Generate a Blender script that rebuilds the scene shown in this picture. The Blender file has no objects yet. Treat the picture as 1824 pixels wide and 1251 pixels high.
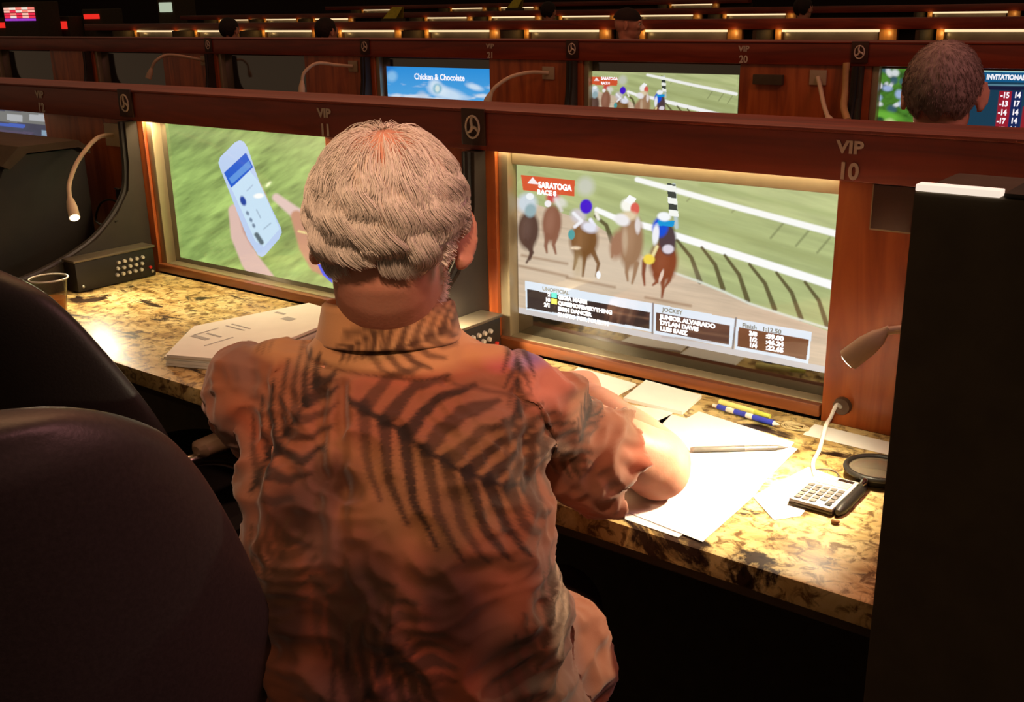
import bpy, bmesh, math, random
import numpy as np
from mathutils import Vector, Matrix, noise
random.seed(7); rng = np.random.default_rng(7)
PI = math.pi
sc = bpy.context.scene
C = sc.collection
# ------------------------------------------------------------------ camera
FPX = 1890.33; PX, PY = 912.0, 625.5; CZ = 1.406
M = np.array([[0.79017529, 0.61265012, -0.01681786],
              [0.1765087, -0.25376154, -0.95102564],
              [-0.58691369, 0.74850846, -0.30865418]])      # rows: camera right, down, forward
cam = bpy.data.objects.new('camera', bpy.data.cameras.new('camera')); C.objects.link(cam)
cam.data.sensor_width = 36; cam.data.lens = FPX / 1824 * 36; cam.data.clip_start = .02
mw = Matrix.Identity(4)
for i in range(3):
    mw[i][0] = M[0, i]; mw[i][1] = -M[1, i]; mw[i][2] = -M[2, i]
mw[2][3] = CZ
cam.matrix_world = mw
sc.camera = cam
def at(u, v, x=None, y=None, z=None):
    """point where the sight line of a pixel meets a plane of the room"""
    r = M.T @ np.array([u - PX, v - PY, FPX])
    t = x / r[0] if x is not None else y / r[1] if y is not None else (z - CZ) / r[2]
    return np.array([0, 0, CZ]) + r * t
def pix(p):
    c = (np.asarray(p) - [0, 0, CZ]) @ M.T
    return PX + FPX * c[..., 0] / c[..., 2], PY + FPX * c[..., 1] / c[..., 2]
# ------------------------------------------------------------------ world, lights, exposure
sc.view_settings.view_transform = 'Standard'; sc.view_settings.look = 'None'
sc.view_settings.exposure = 0.0; sc.view_settings.gamma = 1.0; sc.view_settings.use_curve_mapping = False
w = bpy.data.worlds.new('world'); sc.world = w; w.use_nodes = True
w.node_tree.nodes['Background'].inputs[0].default_value = (1.0, .64, .38, 1)
w.node_tree.nodes['Background'].inputs[1].default_value = .11
def area(name, loc, tgt, size, power, col, sy=None):
    l = bpy.data.lights.new(name, 'AREA'); l.energy = power; l.color = col; l.size = size
    if sy: l.shape = 'RECTANGLE'; l.size_y = sy
    o = bpy.data.objects.new(name, l); C.objects.link(o); o.location = loc
    o.rotation_euler = (Vector(tgt) - Vector(loc)).to_track_quat('-Z', 'Y').to_euler(); return o
area('ceiling_light_red', (.8, 1.9, 2.9), (-.8, .9, 1.0), .9, 24, (1, .38, .38))
area('ceiling_light_amber', (-2.3, 1.7, 3.2), (-1.0, .9, .9), 1.2, 13, (1, .55, .25))
area('ceiling_light_hall', (-3.5, 4.5, 4.2), (-3, 5, 0), 4.0, 45, (1, .30, .15))
dl = bpy.data.lights.new('added_head_spot', 'SPOT'); dl.energy = 230; dl.color = (1, .56, .34); dl.spot_size = math.radians(21); dl.spot_blend = 1.0; dl.shadow_soft_size = .12  # unseen spot added to brighten head and shoulders; narrow cone keeps lower back dark
do = bpy.data.objects.new('added_head_spot', dl); C.objects.link(do); do.location = (.25, -.5, 3.2)
do.rotation_euler = (Vector((-.86, .88, 1.15)) - Vector(do.location)).to_track_quat('-Z', 'Y').to_euler()
# ------------------------------------------------------------------ materials
def s2l(c):
    return tuple(((x / 255) / 12.92 if x / 255 <= .04045 else ((x / 255 + .055) / 1.055) ** 2.4) for x in c)
class N:
    def __init__(s, name):
        s.m = bpy.data.materials.new(name); s.m.use_nodes = True
        s.t = s.m.node_tree; s.b = s.t.nodes['Principled BSDF']
    def n(s, typ, **k):
        x = s.t.nodes.new(typ)
        for a, v in k.items():
            if a.startswith('i_'): x.inputs[a[2:].replace('_', ' ')].default_value = v
            else: setattr(x, a, v)
        return x
    def l(s, a, b): s.t.links.new(a, b)
def ramp(h, fac, stops, interp='LINEAR'):
    r = h.n('ShaderNodeValToRGB'); r.color_ramp.interpolation = interp
    while len(r.color_ramp.elements) < len(stops): r.color_ramp.elements.new(.5)
    for e, (p, c) in zip(r.color_ramp.elements, stops): e.position = p; e.color = (*c[:3], 1)
    h.l(fac, r.inputs[0]); return r.outputs[0]
def mat(name, col, rough=.5, metal=0, spec=.5, var=.12, scale=30, bump=0, coat=0, trans=0, ior=1.45):
    """plain coloured surface with a fine procedural variation"""
    h = N(name); b = h.b
    nz = h.n('ShaderNodeTexNoise'); nz.inputs['Scale'].default_value = scale; nz.inputs['Detail'].default_value = 4
    tc = h.n('ShaderNodeTexCoord'); h.l(tc.outputs['Object'], nz.inputs['Vector'])
    a = tuple(max(0, c * (1 - var)) for c in col[:3]); d = tuple(min(1, c * (1 + var)) for c in col[:3])
    h.l(ramp(h, nz.outputs[0], [(.3, a), (.7, d)]), b.inputs['Base Color'])
    b.inputs['Roughness'].default_value = rough; b.inputs['Metallic'].default_value = metal
    b.inputs['Specular IOR Level'].default_value = spec; b.inputs['IOR'].default_value = ior
    b.inputs['Coat Weight'].default_value = coat; b.inputs['Transmission Weight'].default_value = trans
    if bump:
        bp = h.n('ShaderNodeBump'); bp.inputs['Strength'].default_value = bump; bp.inputs['Distance'].default_value = .002
        h.l(nz.outputs[0], bp.inputs['Height']); h.l(bp.outputs[0], b.inputs['Normal'])
    return h.m
def wood(name, c1, c2, c3, axis='Z', rough=.35):
    h = N(name); b = h.b
    tc = h.n('ShaderNodeTexCoord'); mp = h.n('ShaderNodeMapping'); h.l(tc.outputs['Object'], mp.inputs[0])
    mp.inputs['Scale'].default_value = {'Z': (14, 14, 1.6), 'X': (1.4, 16, 16), 'Y': (14, 1.4, 14)}[axis]
    n1 = h.n('ShaderNodeTexNoise'); n1.inputs['Scale'].default_value = 1.6; n1.inputs['Detail'].default_value = 7; n1.inputs['Distortion'].default_value = 1.2
    h.l(mp.outputs[0], n1.inputs['Vector'])
    h.l(ramp(h, n1.outputs[0], [(.3, c1), (.52, c2), (.72, c3)]), b.inputs['Base Color'])
    b.inputs['Roughness'].default_value = rough; b.inputs['Coat Weight'].default_value = .3; b.inputs['Coat Roughness'].default_value = .25
    bp = h.n('ShaderNodeBump'); bp.inputs['Strength'].default_value = .08; bp.inputs['Distance'].default_value = .002
    h.l(n1.outputs[0], bp.inputs['Height']); h.l(bp.outputs[0], b.inputs['Normal'])
    return h.m
def emis(name, col, s):
    h = N(name); h.b.inputs['Base Color'].default_value = (*col, 1)
    h.b.inputs['Emission Color'].default_value = (*col, 1); h.b.inputs['Emission Strength'].default_value = s
    return h.m
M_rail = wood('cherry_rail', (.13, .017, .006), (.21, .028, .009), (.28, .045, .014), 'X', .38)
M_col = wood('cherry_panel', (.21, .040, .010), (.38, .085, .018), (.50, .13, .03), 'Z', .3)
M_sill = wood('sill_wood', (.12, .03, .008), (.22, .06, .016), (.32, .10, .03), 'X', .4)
M_black = mat('black_laminate', (.070, .054, .032), .7, spec=.3)
M_blackm = mat('black_painted_metal', (.018, .015, .012), .42, spec=.4)
M_vinyl = mat('black_vinyl', (.024, .019, .019), .45, spec=.5, scale=220, bump=.15)
M_vinyl2 = mat('charcoal_vinyl', (.050, .042, .042), .42, spec=.5, scale=220, bump=.15)
M_part = mat('dark_grey_laminate', (.028, .020, .014), .6)
M_frame = mat('champagne_metal', (.40, .33, .21), .42, metal=.6, var=.05)
M_plate = mat('ivory_plastic', (.42, .33, .22), .5, var=.04)
M_neck = mat('ivory_rubber', (.62, .50, .34), .5, var=.05)
M_white = mat('white_plastic', (.75, .72, .64), .4, var=.03)
M_paper = mat('white_paper', (.86, .85, .80), .8, var=.02)
M_print = mat('grey_print', (.42, .42, .42), .8, var=.1)
M_sign = mat('silver_lettering', (.62, .50, .40), .45, metal=.2, var=.05)
M_plaque = mat('dark_plaque', (.05, .02, .012), .35)
M_chrome = mat('chrome', (.75, .72, .66), .16, metal=1, var=.02)
M_steel = mat('brushed_steel', (.5, .47, .42), .35, metal=.9, var=.05)
M_carpet = mat('dark_carpet', (.06, .03, .018), .95, spec=.1, scale=90, var=.6, bump=.5)
M_skin = None
M_led = emis('led_strip_glow', (1.0, .80, .50), 6)
M_bulb = emis('lamp_bulb_glow', (1.0, .93, .72), 14)
M_red = emis('red_neon_glow', (1.0, .03, .02), .8)
M_yellow = mat('yellow_card', (.65, .55, .04), .6)
M_keygrey = mat('key_grey', (.10, .09, .08), .5)
M_silver = mat('silver_plastic', (.62, .60, .54), .35, metal=.3, var=.03)
M_lcd = mat('lcd_grey_green', (.33, .36, .28), .2, var=.03)
M_pad = mat('tan_arm_pad', (.16, .105, .065), .5)
M_blue = mat('blue_plastic', (.03, .05, .45), .3, var=.05)
M_solar = mat('solar_cell_black', (.02, .012, .01), .2)
M_shoe = mat('black_leather', (.02, .016, .014), .4)
M_trouser = mat('dark_brown_trousers', (.06, .03, .02), .85, scale=120, bump=.2)
def granite():
    h = N('gold_granite'); b = h.b
    tc = h.n('ShaderNodeTexCoord'); O = tc.outputs['Object']
    def noi(sc_, det=8, dist=0, loc=(0, 0, 0), scl=(1, 1, 1)):
        mp = h.n('ShaderNodeMapping'); mp.inputs['Location'].default_value = loc; mp.inputs['Scale'].default_value = scl
        mp.inputs['Rotation'].default_value = (0, 0, .5); h.l(O, mp.inputs[0])
        x = h.n('ShaderNodeTexNoise'); x.inputs['Scale'].default_value = sc_; x.inputs['Detail'].default_value = det
        x.inputs['Roughness'].default_value = .62; x.inputs['Distortion'].default_value = dist; h.l(mp.outputs[0], x.inputs['Vector']); return x.outputs[0]
    base = ramp(h, noi(9, 8, .8, scl=(1, 2.2, 1)), [(.30, (.20, .11, .035)), (.43, (.50, .34, .12)), (.55, (.68, .53, .23)), (.75, (.78, .68, .38))])
    v1 = ramp(h, noi(4.2, 9, 1.6, (3, 1, 0), (1, 2.4, 1)), [(.375, (0, 0, 0)), (.43, (1, 1, 1)), (.52, (1, 1, 1)), (.56, (1, 1, 1))])
    v2 = ramp(h, noi(52, 6, .8, (7, 2, 0)), [(.38, (.22, .15, .09)), (.52, (1, 1, 1))])
    mx = h.n('ShaderNodeMix', data_type='RGBA'); mx.inputs[6].default_value = (.035, .018, .010, 1)
    h.l(v1, mx.inputs[0]); h.l(base, mx.inputs[7])
    m2 = h.n('ShaderNodeMix', data_type='RGBA', blend_type='MULTIPLY'); m2.inputs[0].default_value = .95
    h.l(mx.outputs[2], m2.inputs[6]); h.l(v2, m2.inputs[7])
    h.l(m2.outputs[2], b.inputs['Base Color']); b.inputs['Roughness'].default_value = .40
    b.inputs['Specular IOR Level'].default_value = .22
    return h.m
M_granite = granite()
def vcmat(name, emit=None, rough=.8, spec=.3, gloss=False, fabric=False):
    """surface whose own print comes from a colour attribute named print"""
    h = N(name); b = h.b
    a = h.n('ShaderNodeAttribute', attribute_name='print')
    if emit is not None:
        b.inputs['Base Color'].default_value = (.012, .012, .014, 1)
        h.l(a.outputs['Color'], b.inputs['Emission Color']); b.inputs['Emission Strength'].default_value = emit
        b.inputs['Roughness'].default_value = .06
    else:
        h.l(a.outputs['Color'], b.inputs['Base Color'])
        b.inputs['Roughness'].default_value = rough
        if fabric:
            tc = h.n('ShaderNodeTexCoord'); nz = h.n('ShaderNodeTexNoise'); nz.inputs['Scale'].default_value = 900
            h.l(tc.outputs['Object'], nz.inputs['Vector'])
            bp = h.n('ShaderNodeBump'); bp.inputs['Strength'].default_value = .15; bp.inputs['Distance'].default_value = .001
            h.l(nz.outputs[0], bp.inputs['Height']); h.l(bp.outputs[0], b.inputs['Normal'])
            b.inputs['Sheen Weight'].default_value = .25
    b.inputs['Specular IOR Level'].default_value = spec
    return h.m
M_screen = vcmat('lit_screen', emit=1.0, spec=.5)
M_screen_dim = vcmat('lit_screen_dim', emit=.9, spec=.5)
M_glassblack = mat('black_glass', (.010, .008, .006), .07, spec=.7, var=.02, ior=2.4)
M_textw = emis('screen_white_text', (.85, .88, .95), 1.0)
M_textd = emis('screen_dark_text', (.16, .17, .16), 1.0)
M_textb = emis('screen_yellow_chip', (.75, .7, .08), 1.0)
M_textt = emis('screen_teal_chip', (.06, .42, .42), 1.0)
# ------------------------------------------------------------------ mesh helpers
class MB:
    """collects shapes; build() links them as one mesh object"""
    def __init__(s): s.v = []; s.f = []; s.n = 0
    def add(s, v, f):
        v = np.asarray(v, float).reshape(-1, 3); s.v.append(v); n = s.n
        s.f += [tuple(i + n for i in q) for q in f]; s.n += len(v); return s
    def box(s, a, b, bev=.0):
        a, b = np.minimum(a, b), np.maximum(a, b)
        if bev <= 0:
            v = [(x, y, z) for x in (a[0], b[0]) for y in (a[1], b[1]) for z in (a[2], b[2])]
            return s.add(v, [(0, 1, 3, 2), (4, 6, 7, 5), (0, 4, 5, 1), (2, 3, 7, 6), (0, 2, 6, 4), (1, 5, 7, 3)])
        bm = bmesh.new(); bmesh.ops.create_cube(bm, size=1)
        for v in bm.verts: v.co = Vector([(a[i] + b[i]) / 2 + v.co[i] * (b[i] - a[i]) for i in range(3)])
        bmesh.ops.bevel(bm, geom=bm.edges[:], offset=min(bev, .49 * min(b - a)), segments=2, affect='EDGES', profile=.6)
        bm.verts.index_update()
        s.add([v.co[:] for v in bm.verts], [tuple(v.index for v in f.verts) for f in bm.faces]); bm.free(); return s
    def tube(s, pts, rad, k=12, cap=True, smooth=0):
        pts = [np.asarray(p, float) for p in pts]
        rad = [rad] * len(pts) if np.isscalar(rad) else list(rad)
        if smooth: pts, rad = catmull(pts, rad, smooth)
        ring = frames(pts, rad, k); V = np.concatenate(ring); n = len(pts)
        F = [(i * k + j, i * k + (j + 1) % k, (i + 1) * k + (j + 1) % k, (i + 1) * k + j) for i in range(n - 1) for j in range(k)]
        if cap: F += [tuple(range(k - 1, -1, -1)), tuple((n - 1) * k + j for j in range(k))]
        return s.add(V, F)
    def loft(s, rings, cap=True):
        k = len(rings[0]); n = len(rings); V = np.concatenate([np.asarray(r) for r in rings])
        F = [(i * k + j, i * k + (j + 1) % k, (i + 1) * k + (j + 1) % k, (i + 1) * k + j) for i in range(n - 1) for j in range(k)]
        if cap: F += [tuple(range(k - 1, -1, -1)), tuple((n - 1) * k + j for j in range(k))]
        return s.add(V, F)
    def lathe(s, prof, c=(0, 0, 0), k=32, cap=True):
        t = np.arange(k) * 2 * PI / k
        return s.loft([np.stack([c[0] + r * np.cos(t), c[1] + r * np.sin(t), np.full(k, c[2] + z)], 1) for r, z in prof], cap)
    def ell(s, c, r, Rm=None, k=28, m=18):
        th = np.linspace(.02, PI - .02, m); t = np.arange(k) * 2 * PI / k; rings = []
        Rm = np.eye(3) if Rm is None else np.asarray(Rm)      # rows: axes
        for a in th:
            L = np.stack([r[0] * np.sin(a) * np.cos(t), r[1] * np.sin(a) * np.sin(t), np.full(k, -r[2] * np.cos(a))], 1)
            rings.append(L @ Rm + c)
        return s.loft(rings)
    def prism(s, poly, n, h):
        """polygon (3D points) extruded by vector n*h"""
        p = np.asarray(poly, float); q = p + np.asarray(n, float) * h; k = len(p)
        return s.add(np.concatenate([p, q]), [tuple(range(k)), tuple(range(2 * k - 1, k - 1, -1))] + [(i, i + k, (i + 1) % k + k, (i + 1) % k) for i in range(k)])
    def build(s, name, m, parent=None, smooth=True, tag_=None):
        me = bpy.data.meshes.new(name)
        V = np.concatenate(s.v); loc = np.zeros(3)
        o = bpy.data.objects.new(name, me)
        if parent is not None:
            p = parent; loc = np.zeros(3)
            while p is not None: loc = loc + np.array(p.location); p = p.parent
            o.parent = parent
        me.from_pydata((V - loc).tolist(), [], s.f)
        bm = bmesh.new(); bm.from_mesh(me); bmesh.ops.recalc_face_normals(bm, faces=bm.faces[:]); bm.to_mesh(me); bm.free()
        C.objects.link(o); me.materials.append(m)
        if smooth:
            me.polygons.foreach_set('use_smooth', [True] * len(me.polygons)); me.set_sharp_from_angle(angle=math.radians(38))
        if tag_: tag(o, *tag_)
        return o
def catmull(pts, rad, sub):
    P_ = np.array(pts); R_ = np.array(rad, float); n = len(P_); op, orr = [], []
    for i in range(n - 1):
        p0, p1, p2, p3 = P_[max(i - 1, 0)], P_[i], P_[i + 1], P_[min(i + 2, n - 1)]
        for t in np.arange(sub) / sub:
            op.append(.5 * ((2 * p1) + (-p0 + p2) * t + (2 * p0 - 5 * p1 + 4 * p2 - p3) * t * t + (-p0 + 3 * p1 - 3 * p2 + p3) * t ** 3))
            tt = t * t * (3 - 2 * t); orr.append(R_[i] * (1 - tt) + R_[i + 1] * tt)
    op.append(P_[-1]); orr.append(R_[-1]); return op, orr
def frames(pts, rad, k):
    n = len(pts); T = []
    for i in range(n):
        d = pts[min(i + 1, n - 1)] - pts[max(i - 1, 0)]; T.append(d / (np.linalg.norm(d) + 1e-12))
    up = np.array([0, 0, 1.]) if abs(T[0][2]) < .9 else np.array([1., 0, 0])
    u = np.cross(T[0], up); u /= np.linalg.norm(u); t = np.arange(k) * 2 * PI / k; out = []
    for i in range(n):
        u = u - T[i] * (u @ T[i]); u /= np.linalg.norm(u); v = np.cross(T[i], u)
        out.append(pts[i] + rad[i] * (np.cos(t)[:, None] * u + np.sin(t)[:, None] * v))
    return out
def tag(o, label, cat, group=None):
    o['label'] = label; o['category'] = cat
    if group: o['group'] = group
    return o
def thing(name, loc, label, cat, group=None):
    o = bpy.data.objects.new(name, None); C.objects.link(o); o.location = loc; o.empty_display_size = .05
    return tag(o, label, cat, group)
def struct(o): o['kind'] = 'structure'; return o
def dup(root, loc, label=None, group=None, rz=None):
    r = root.copy(); C.objects.link(r); r.location = loc
    if rz is not None: r.rotation_euler = (0, 0, rz)
    if label: r['label'] = label
    if group: r['group'] = group
    for ch in [o for o in root.children]:
        c = ch.copy(); C.objects.link(c); c.parent = r
        for g in [o for o in ch.children]:
            d = g.copy(); C.objects.link(d); d.parent = c
    return r
def text(name, s, x, y, z, size, m, parent=None, sx=1.0, align='CENTER', depth=.0006, shear=0, offset=0, nd=(0, -1), font=None):
    """letters standing on a wall that faces -Y, as a mesh"""
    cu = bpy.data.curves.new(name, 'FONT'); cu.body = s; cu.size = size; cu.align_x = align; cu.extrude = depth; cu.shear = shear; cu.offset = offset
    cu.resolution_u = 3
    t = bpy.data.objects.new(name, cu); C.objects.link(t)
    bpy.context.view_layer.update()
    me = bpy.data.meshes.new_from_object(t.evaluated_get(bpy.context.evaluated_depsgraph_get()))
    bpy.data.objects.remove(t); me.name = name
    n = len(me.vertices); co = np.empty(n * 3); me.vertices.foreach_get('co', co); co = co.reshape(-1, 3)
    out = np.stack([co[:, 0] * sx + x, -co[:, 2] + y, co[:, 1] + z], 1)
    loc = np.zeros(3); p = parent
    while p is not None: loc = loc + np.array(p.location); p = p.parent
    me.vertices.foreach_set('co', (out - loc).ravel()); me.materials.clear(); me.materials.append(m)
    o = bpy.data.objects.new(name, me); C.objects.link(o)
    if parent is not None: o.parent = parent
    return o
# ------------------------------------------------------------------ painting what the screens show
def inpoly(U, V, poly):
    ins = np.zeros(U.shape, bool); p = np.asarray(poly, float); j = len(p) - 1
    for i in range(len(p)):
        (x1, y1), (x2, y2) = p[i], p[j]
        if y1 != y2:
            c = ((y1 > V) != (y2 > V)) & (U < (x2 - x1) * (V - y1) / (y2 - y1) + x1); ins ^= c
        j = i
    return ins
class Pic:
    def __init__(s, U, V): s.U, s.V = U, V; s.c = np.zeros(U.shape + (3,))
    def fill(s, col): s.c[:] = s2l(col)
    def mix(s, a, col): a = np.clip(a, 0, 1)[..., None]; s.c = s.c * (1 - a) + np.array(s2l(col)) * a
    def poly(s, p, col, a=1.0): s.mix(inpoly(s.U, s.V, p) * a, col)
    def ell(s, c, r, col, rot=0, soft=.25, a=1.0):
        x, y = s.U - c[0], s.V - c[1]; cs, sn = math.cos(rot), math.sin(rot)
        d = np.sqrt(((x * cs + y * sn) / r[0]) ** 2 + ((-x * sn + y * cs) / r[1]) ** 2)
        s.mix(np.clip((1 + soft / 2 - d) / soft, 0, 1) * a, col)
    def line(s, pts, w, col, a=1.0, soft=1.0, w2=None):
        D = np.full(s.U.shape, 1e9); n = len(pts) - 1
        for i in range(n):
            (x1, y1), (x2, y2) = pts[i], pts[i + 1]; dx, dy = x2 - x1, y2 - y1
            t = np.clip(((s.U - x1) * dx + (s.V - y1) * dy) / (dx * dx + dy * dy + 1e-9), 0, 1)
            ww = w if w2 is None else w + (w2 - w) * ((i + t) / n)
            D = np.minimum(D, np.hypot(s.U - x1 - t * dx, s.V - y1 - t * dy) - ww / 2)
        s.mix(np.clip(.5 - D / soft, 0, 1) * a, col)
    def noise(s, sx, sy, amt, seed=0, rot=0):
        r = np.random.default_rng(seed); x = (s.U * math.cos(rot) + s.V * math.sin(rot)) / sx; y = (-s.U * math.sin(rot) + s.V * math.cos(rot)) / sy
        tot = 0
        for o in range(3):
            g = r.random((97, 97)); xi = np.floor(x).astype(int); yi = np.floor(y).astype(int); fx, fy = x - xi, y - yi
            fx = fx * fx * (3 - 2 * fx); fy = fy * fy * (3 - 2 * fy)
            q = lambda a, b: g[(xi + a) % 97, (yi + b) % 97]
            tot = tot + ((q(0, 0) * (1 - fx) + q(1, 0) * fx) * (1 - fy) + (q(0, 1) * (1 - fx) + q(1, 1) * fx) * fy - .5) / 2 ** o
            x, y = x * 2.1, y * 2.1
        return tot * amt
    def shade(s, f): s.c = np.clip(s.c * (1 + f[..., None]), 0, 1)
def screen_mesh(name, x0, x1, z0, z1, y, nx, nz, painter, m, parent, pixmap=None):
    xs = np.linspace(x0, x1, nx); zs = np.linspace(z0, z1, nz); X, Z = np.meshgrid(xs, zs)
    Pp = np.stack([X, np.full_like(X, y), Z], -1)
    U, V = pix(Pp) if pixmap is None else pixmap(X, Z)
    pc = Pic(U, V); painter(pc)
    me = bpy.data.meshes.new(name)
    idx = np.arange(nx * nz).reshape(nz, nx)
    F = np.stack([idx[:-1, :-1], idx[:-1, 1:], idx[1:, 1:], idx[1:, :-1]], -1).reshape(-1, 4)
    loc = np.zeros(3); p = parent
    while p is not None: loc = loc + np.array(p.location); p = p.parent
    V3 = (Pp.reshape(-1, 3) - loc)
    me.vertices.add(len(V3)); me.vertices.foreach_set('co', V3.ravel())
    me.loops.add(F.size); me.loops.foreach_set('vertex_index', F.ravel().astype(np.int32))
    me.polygons.add(len(F)); me.polygons.foreach_set('loop_start', (np.arange(len(F)) * 4).astype(np.int32))
    me.update(calc_edges=True); me.validate()
    ca = me.color_attributes.new('print', 'FLOAT_COLOR', 'POINT')
    ca.data.foreach_set('color', np.concatenate([pc.c.reshape(-1, 3), np.ones((nx * nz, 1))], 1).ravel())
    me.materials.append(m); o = bpy.data.objects.new(name, me); C.objects.link(o); o.parent = parent
    return o
def paint_race(p):
    U, V = p.U, p.V
    p.fill((208, 186, 160)); p.shade(p.noise(60, 5, .18, 1, .19))
    p.poly([(900, 250), (1520, 250), (1520, 620), (1470, 588), (1335, 540), (1205, 488), (1150, 460), (1060, 400), (900, 345)], (176, 186, 128))
    p.poly([(900, 250), (1200, 250), (1500, 345), (1500, 425), (1130, 322), (900, 290)], (190, 196, 140), .7)
    gm = inpoly(U, V, [(1000, 250), (1520, 250), (1520, 600), (1335, 540), (1205, 488), (1060, 400), (900, 345)])
    p.shade(p.noise(90, 9, .22, 2, .28) * gm)
    p.line([(1070, 345), (1480, 470)], 16, (150, 158, 100), .5, 14); p.line([(1250, 330), (1490, 385)], 10, (160, 172, 110), .5, 8)
    for a in ((1230, 352), (1310, 372)): p.line([a, (a[0] - 6, a[1] + 6)], 3, (130, 130, 90), .6, 3)
    for a in ((1395, 398), (1440, 412), (1478, 424)): p.line([a, (a[0] - 22, a[1] + 26)], 4, (125, 132, 88), .7, 3)
    p.line([(1135, 320), (1300, 366), (1495, 418)], 9, (250, 250, 245), 1, 3, 12)
    p.line([(1063, 374), (1097, 389), (1162, 406), (1203, 420), (1350, 466), (1500, 514)], 9, (252, 252, 250), 1, 3, 15)
    for a, b in (((1206, 428), (1247, 502)), ((1250, 441), (1288, 515)), ((1291, 455), (1332, 536)), ((1335, 471), (1380, 551)), ((1383, 486), (1427, 568)), ((1434, 503), (1473, 580)), ((1060, 385), (1090, 430))):
        m_ = ((a[0] + b[0]) / 2 + 5, (a[1] + b[1]) / 2 - 6); p.line([a, m_, b], 5, (92, 84, 52), .95, 2.5, 9)
    p.line([(1195, 484), (1240, 500), (1290, 520), (1335, 541), (1400, 562), (1490, 590)], 4, (225, 228, 215), .9, 3)
    p.ell((1060, 470), (140, 40), (222, 204, 180), .15, .9, .55)
    for a, b in (((925, 474), (1010, 492)), ((1010, 495), (1095, 512)), ((1150, 530), (1230, 545)), ((930, 455), (1010, 470))): p.line([a, b], 4, (135, 95, 62), .65, 5)
    # spectator blur, pole
    p.ell((1043, 332), (15, 16), (205, 205, 195), 0, .8, .8)
    p.line([(1200, 330), (1205, 405)], 7, (190, 205, 215), .8, 3); p.poly([(1188, 326), (1203, 329), (1207, 386), (1192, 383)], (60, 66, 60))
    for k in range(3): p.poly([(1187 + 2 * k, 329 + k * 22), (1204 + 2 * k, 332 + k * 22), (1205 + 2 * k, 343 + k * 22), (1188 + 2 * k, 340 + k * 22)], (245, 247, 240))
    def horse(cx, cy, rx, ry, body, legs, head=None):
        p.ell((cx, cy), (rx, ry), body, .05, .35); p.ell((cx - rx * .2, cy - ry * .1), (rx * .45, ry * .6), tuple(min(255, c + 25) for c in body), .1, 1.2, .5)
        for (x0, y0, x1, y1, x2, y2) in legs: p.line([(x0, y0), (x1, y1), (x2, y2)], 9, body, .95, 3, 3.5)
    horse(941, 410, 19, 34, (88, 62, 52), [(935, 430, 948, 450, 938, 468), (946, 430, 946, 450, 944, 462)])
    horse(983, 398, 17, 34, (140, 92, 70), [(975, 420, 972, 438, 974, 450), (990, 420, 986, 436, 990, 452)])
    p.ell((939, 362), (17, 17), (205, 215, 222), 0, .6); p.ell((944, 350), (7, 6), (240, 244, 246)); p.ell((945, 375), (10, 12), (150, 175, 180), .2, .5)
    p.ell((985, 352), (12, 9), (205, 80, 75), 0, .6); p.ell((976, 363), (6, 6), (245, 240, 240)); p.line([(990, 355), (1000, 375)], 6, (225, 215, 210), .8, 4); p.ell((998, 360), (12, 8), (232, 228, 222), .5, .8, .7)
    horse(1040, 428, 25, 33, (122, 82, 44), [(1028, 450, 1025, 468, 1022, 480), (1042, 452, 1040, 472, 1038, 492), (1056, 448, 1066, 470, 1062, 492)])
    p.ell((1018, 418), (6, 9), (80, 160, 160)); p.ell((1030, 385), (14, 12), (205, 198, 200), .5, .6); p.ell((1044, 368), (11, 13), (72, 25, 205), 0, .3)
    p.line([(1022, 380), (1036, 394), (1024, 404)], 6, (240, 240, 245), 1, 3); p.line([(1052, 392), (1058, 402)], 7, (240, 240, 250), 1, 3); p.line([(1062, 380), (1066, 390)], 6, (240, 235, 220), 1, 3); p.ell((1050, 405), (14, 9), (228, 228, 240), .3, .7)
    p.ell((1066, 490), (4, 7), (250, 250, 250)); p.ell((1029, 472), (8, 20), (190, 165, 120), 0, 1.2, .5)
    horse(1124, 430, 22, 48, (158, 120, 88), [(1098, 430, 1092, 445, 1090, 458), (1118, 470, 1116, 485, 1118, 500), (1134, 470, 1130, 490, 1126, 505)])
    p.ell((1100, 435), (13, 26), (165, 120, 92), .2, .6); p.ell((1113, 428), (5, 22), (205, 180, 150), 0, .9, .7)
    p.ell((1118, 366), (12, 12), (250, 248, 238), 0, .5); p.poly([(1112, 358), (1121, 347), (1134, 354), (1126, 366)], (252, 252, 250)); p.ell((1131, 372), (8, 11), (220, 98, 84), 0, .35); p.ell((1120, 385), (15, 8), (226, 206, 170), 0, .8)
    p.ell((1108, 392), (14, 10), (240, 236, 236), .4, .5); p.ell((1136, 402), (5, 14), (226, 216, 212), 0, .6)
    horse(1182, 465, 25, 38, (128, 62, 32), [(1148, 465, 1146, 488, 1148, 508), (1168, 490, 1170, 502, 1163, 508), (1180, 495, 1181, 515, 1179, 530), (1196, 480, 1192, 500, 1184, 512)])
    p.ell((1188, 424), (16, 30), (80, 62, 66), -.1, .35); p.ell((1176, 405), (14, 18), (20, 80, 215), .2, .4); p.poly([(1172, 392), (1202, 394), (1200, 404), (1170, 402)], (20, 150, 215)); p.ell((1183, 386), (12, 8), (245, 248, 250), .1, .4)
    p.ell((1168, 418), (6, 18), (240, 240, 245), .1, .5); p.ell((1190, 444), (10, 8), (222, 214, 224), 0, .4); p.line([(1170, 440), (1160, 462)], 6, (235, 220, 160), 1, 3); p.ell((1156, 462), (10, 9), (245, 215, 80), .2, .4); p.ell((1178, 492), (3, 12), (225, 200, 180), .3, .5)
    p.c = np.clip(p.c, 0, 1)
    p.poly([(928, 312), (1024, 321), (1023, 350), (932, 339)], (216, 88, 50))
    p.poly([(939, 327), (949, 316), (960, 329)], (250, 240, 240)); 
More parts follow.
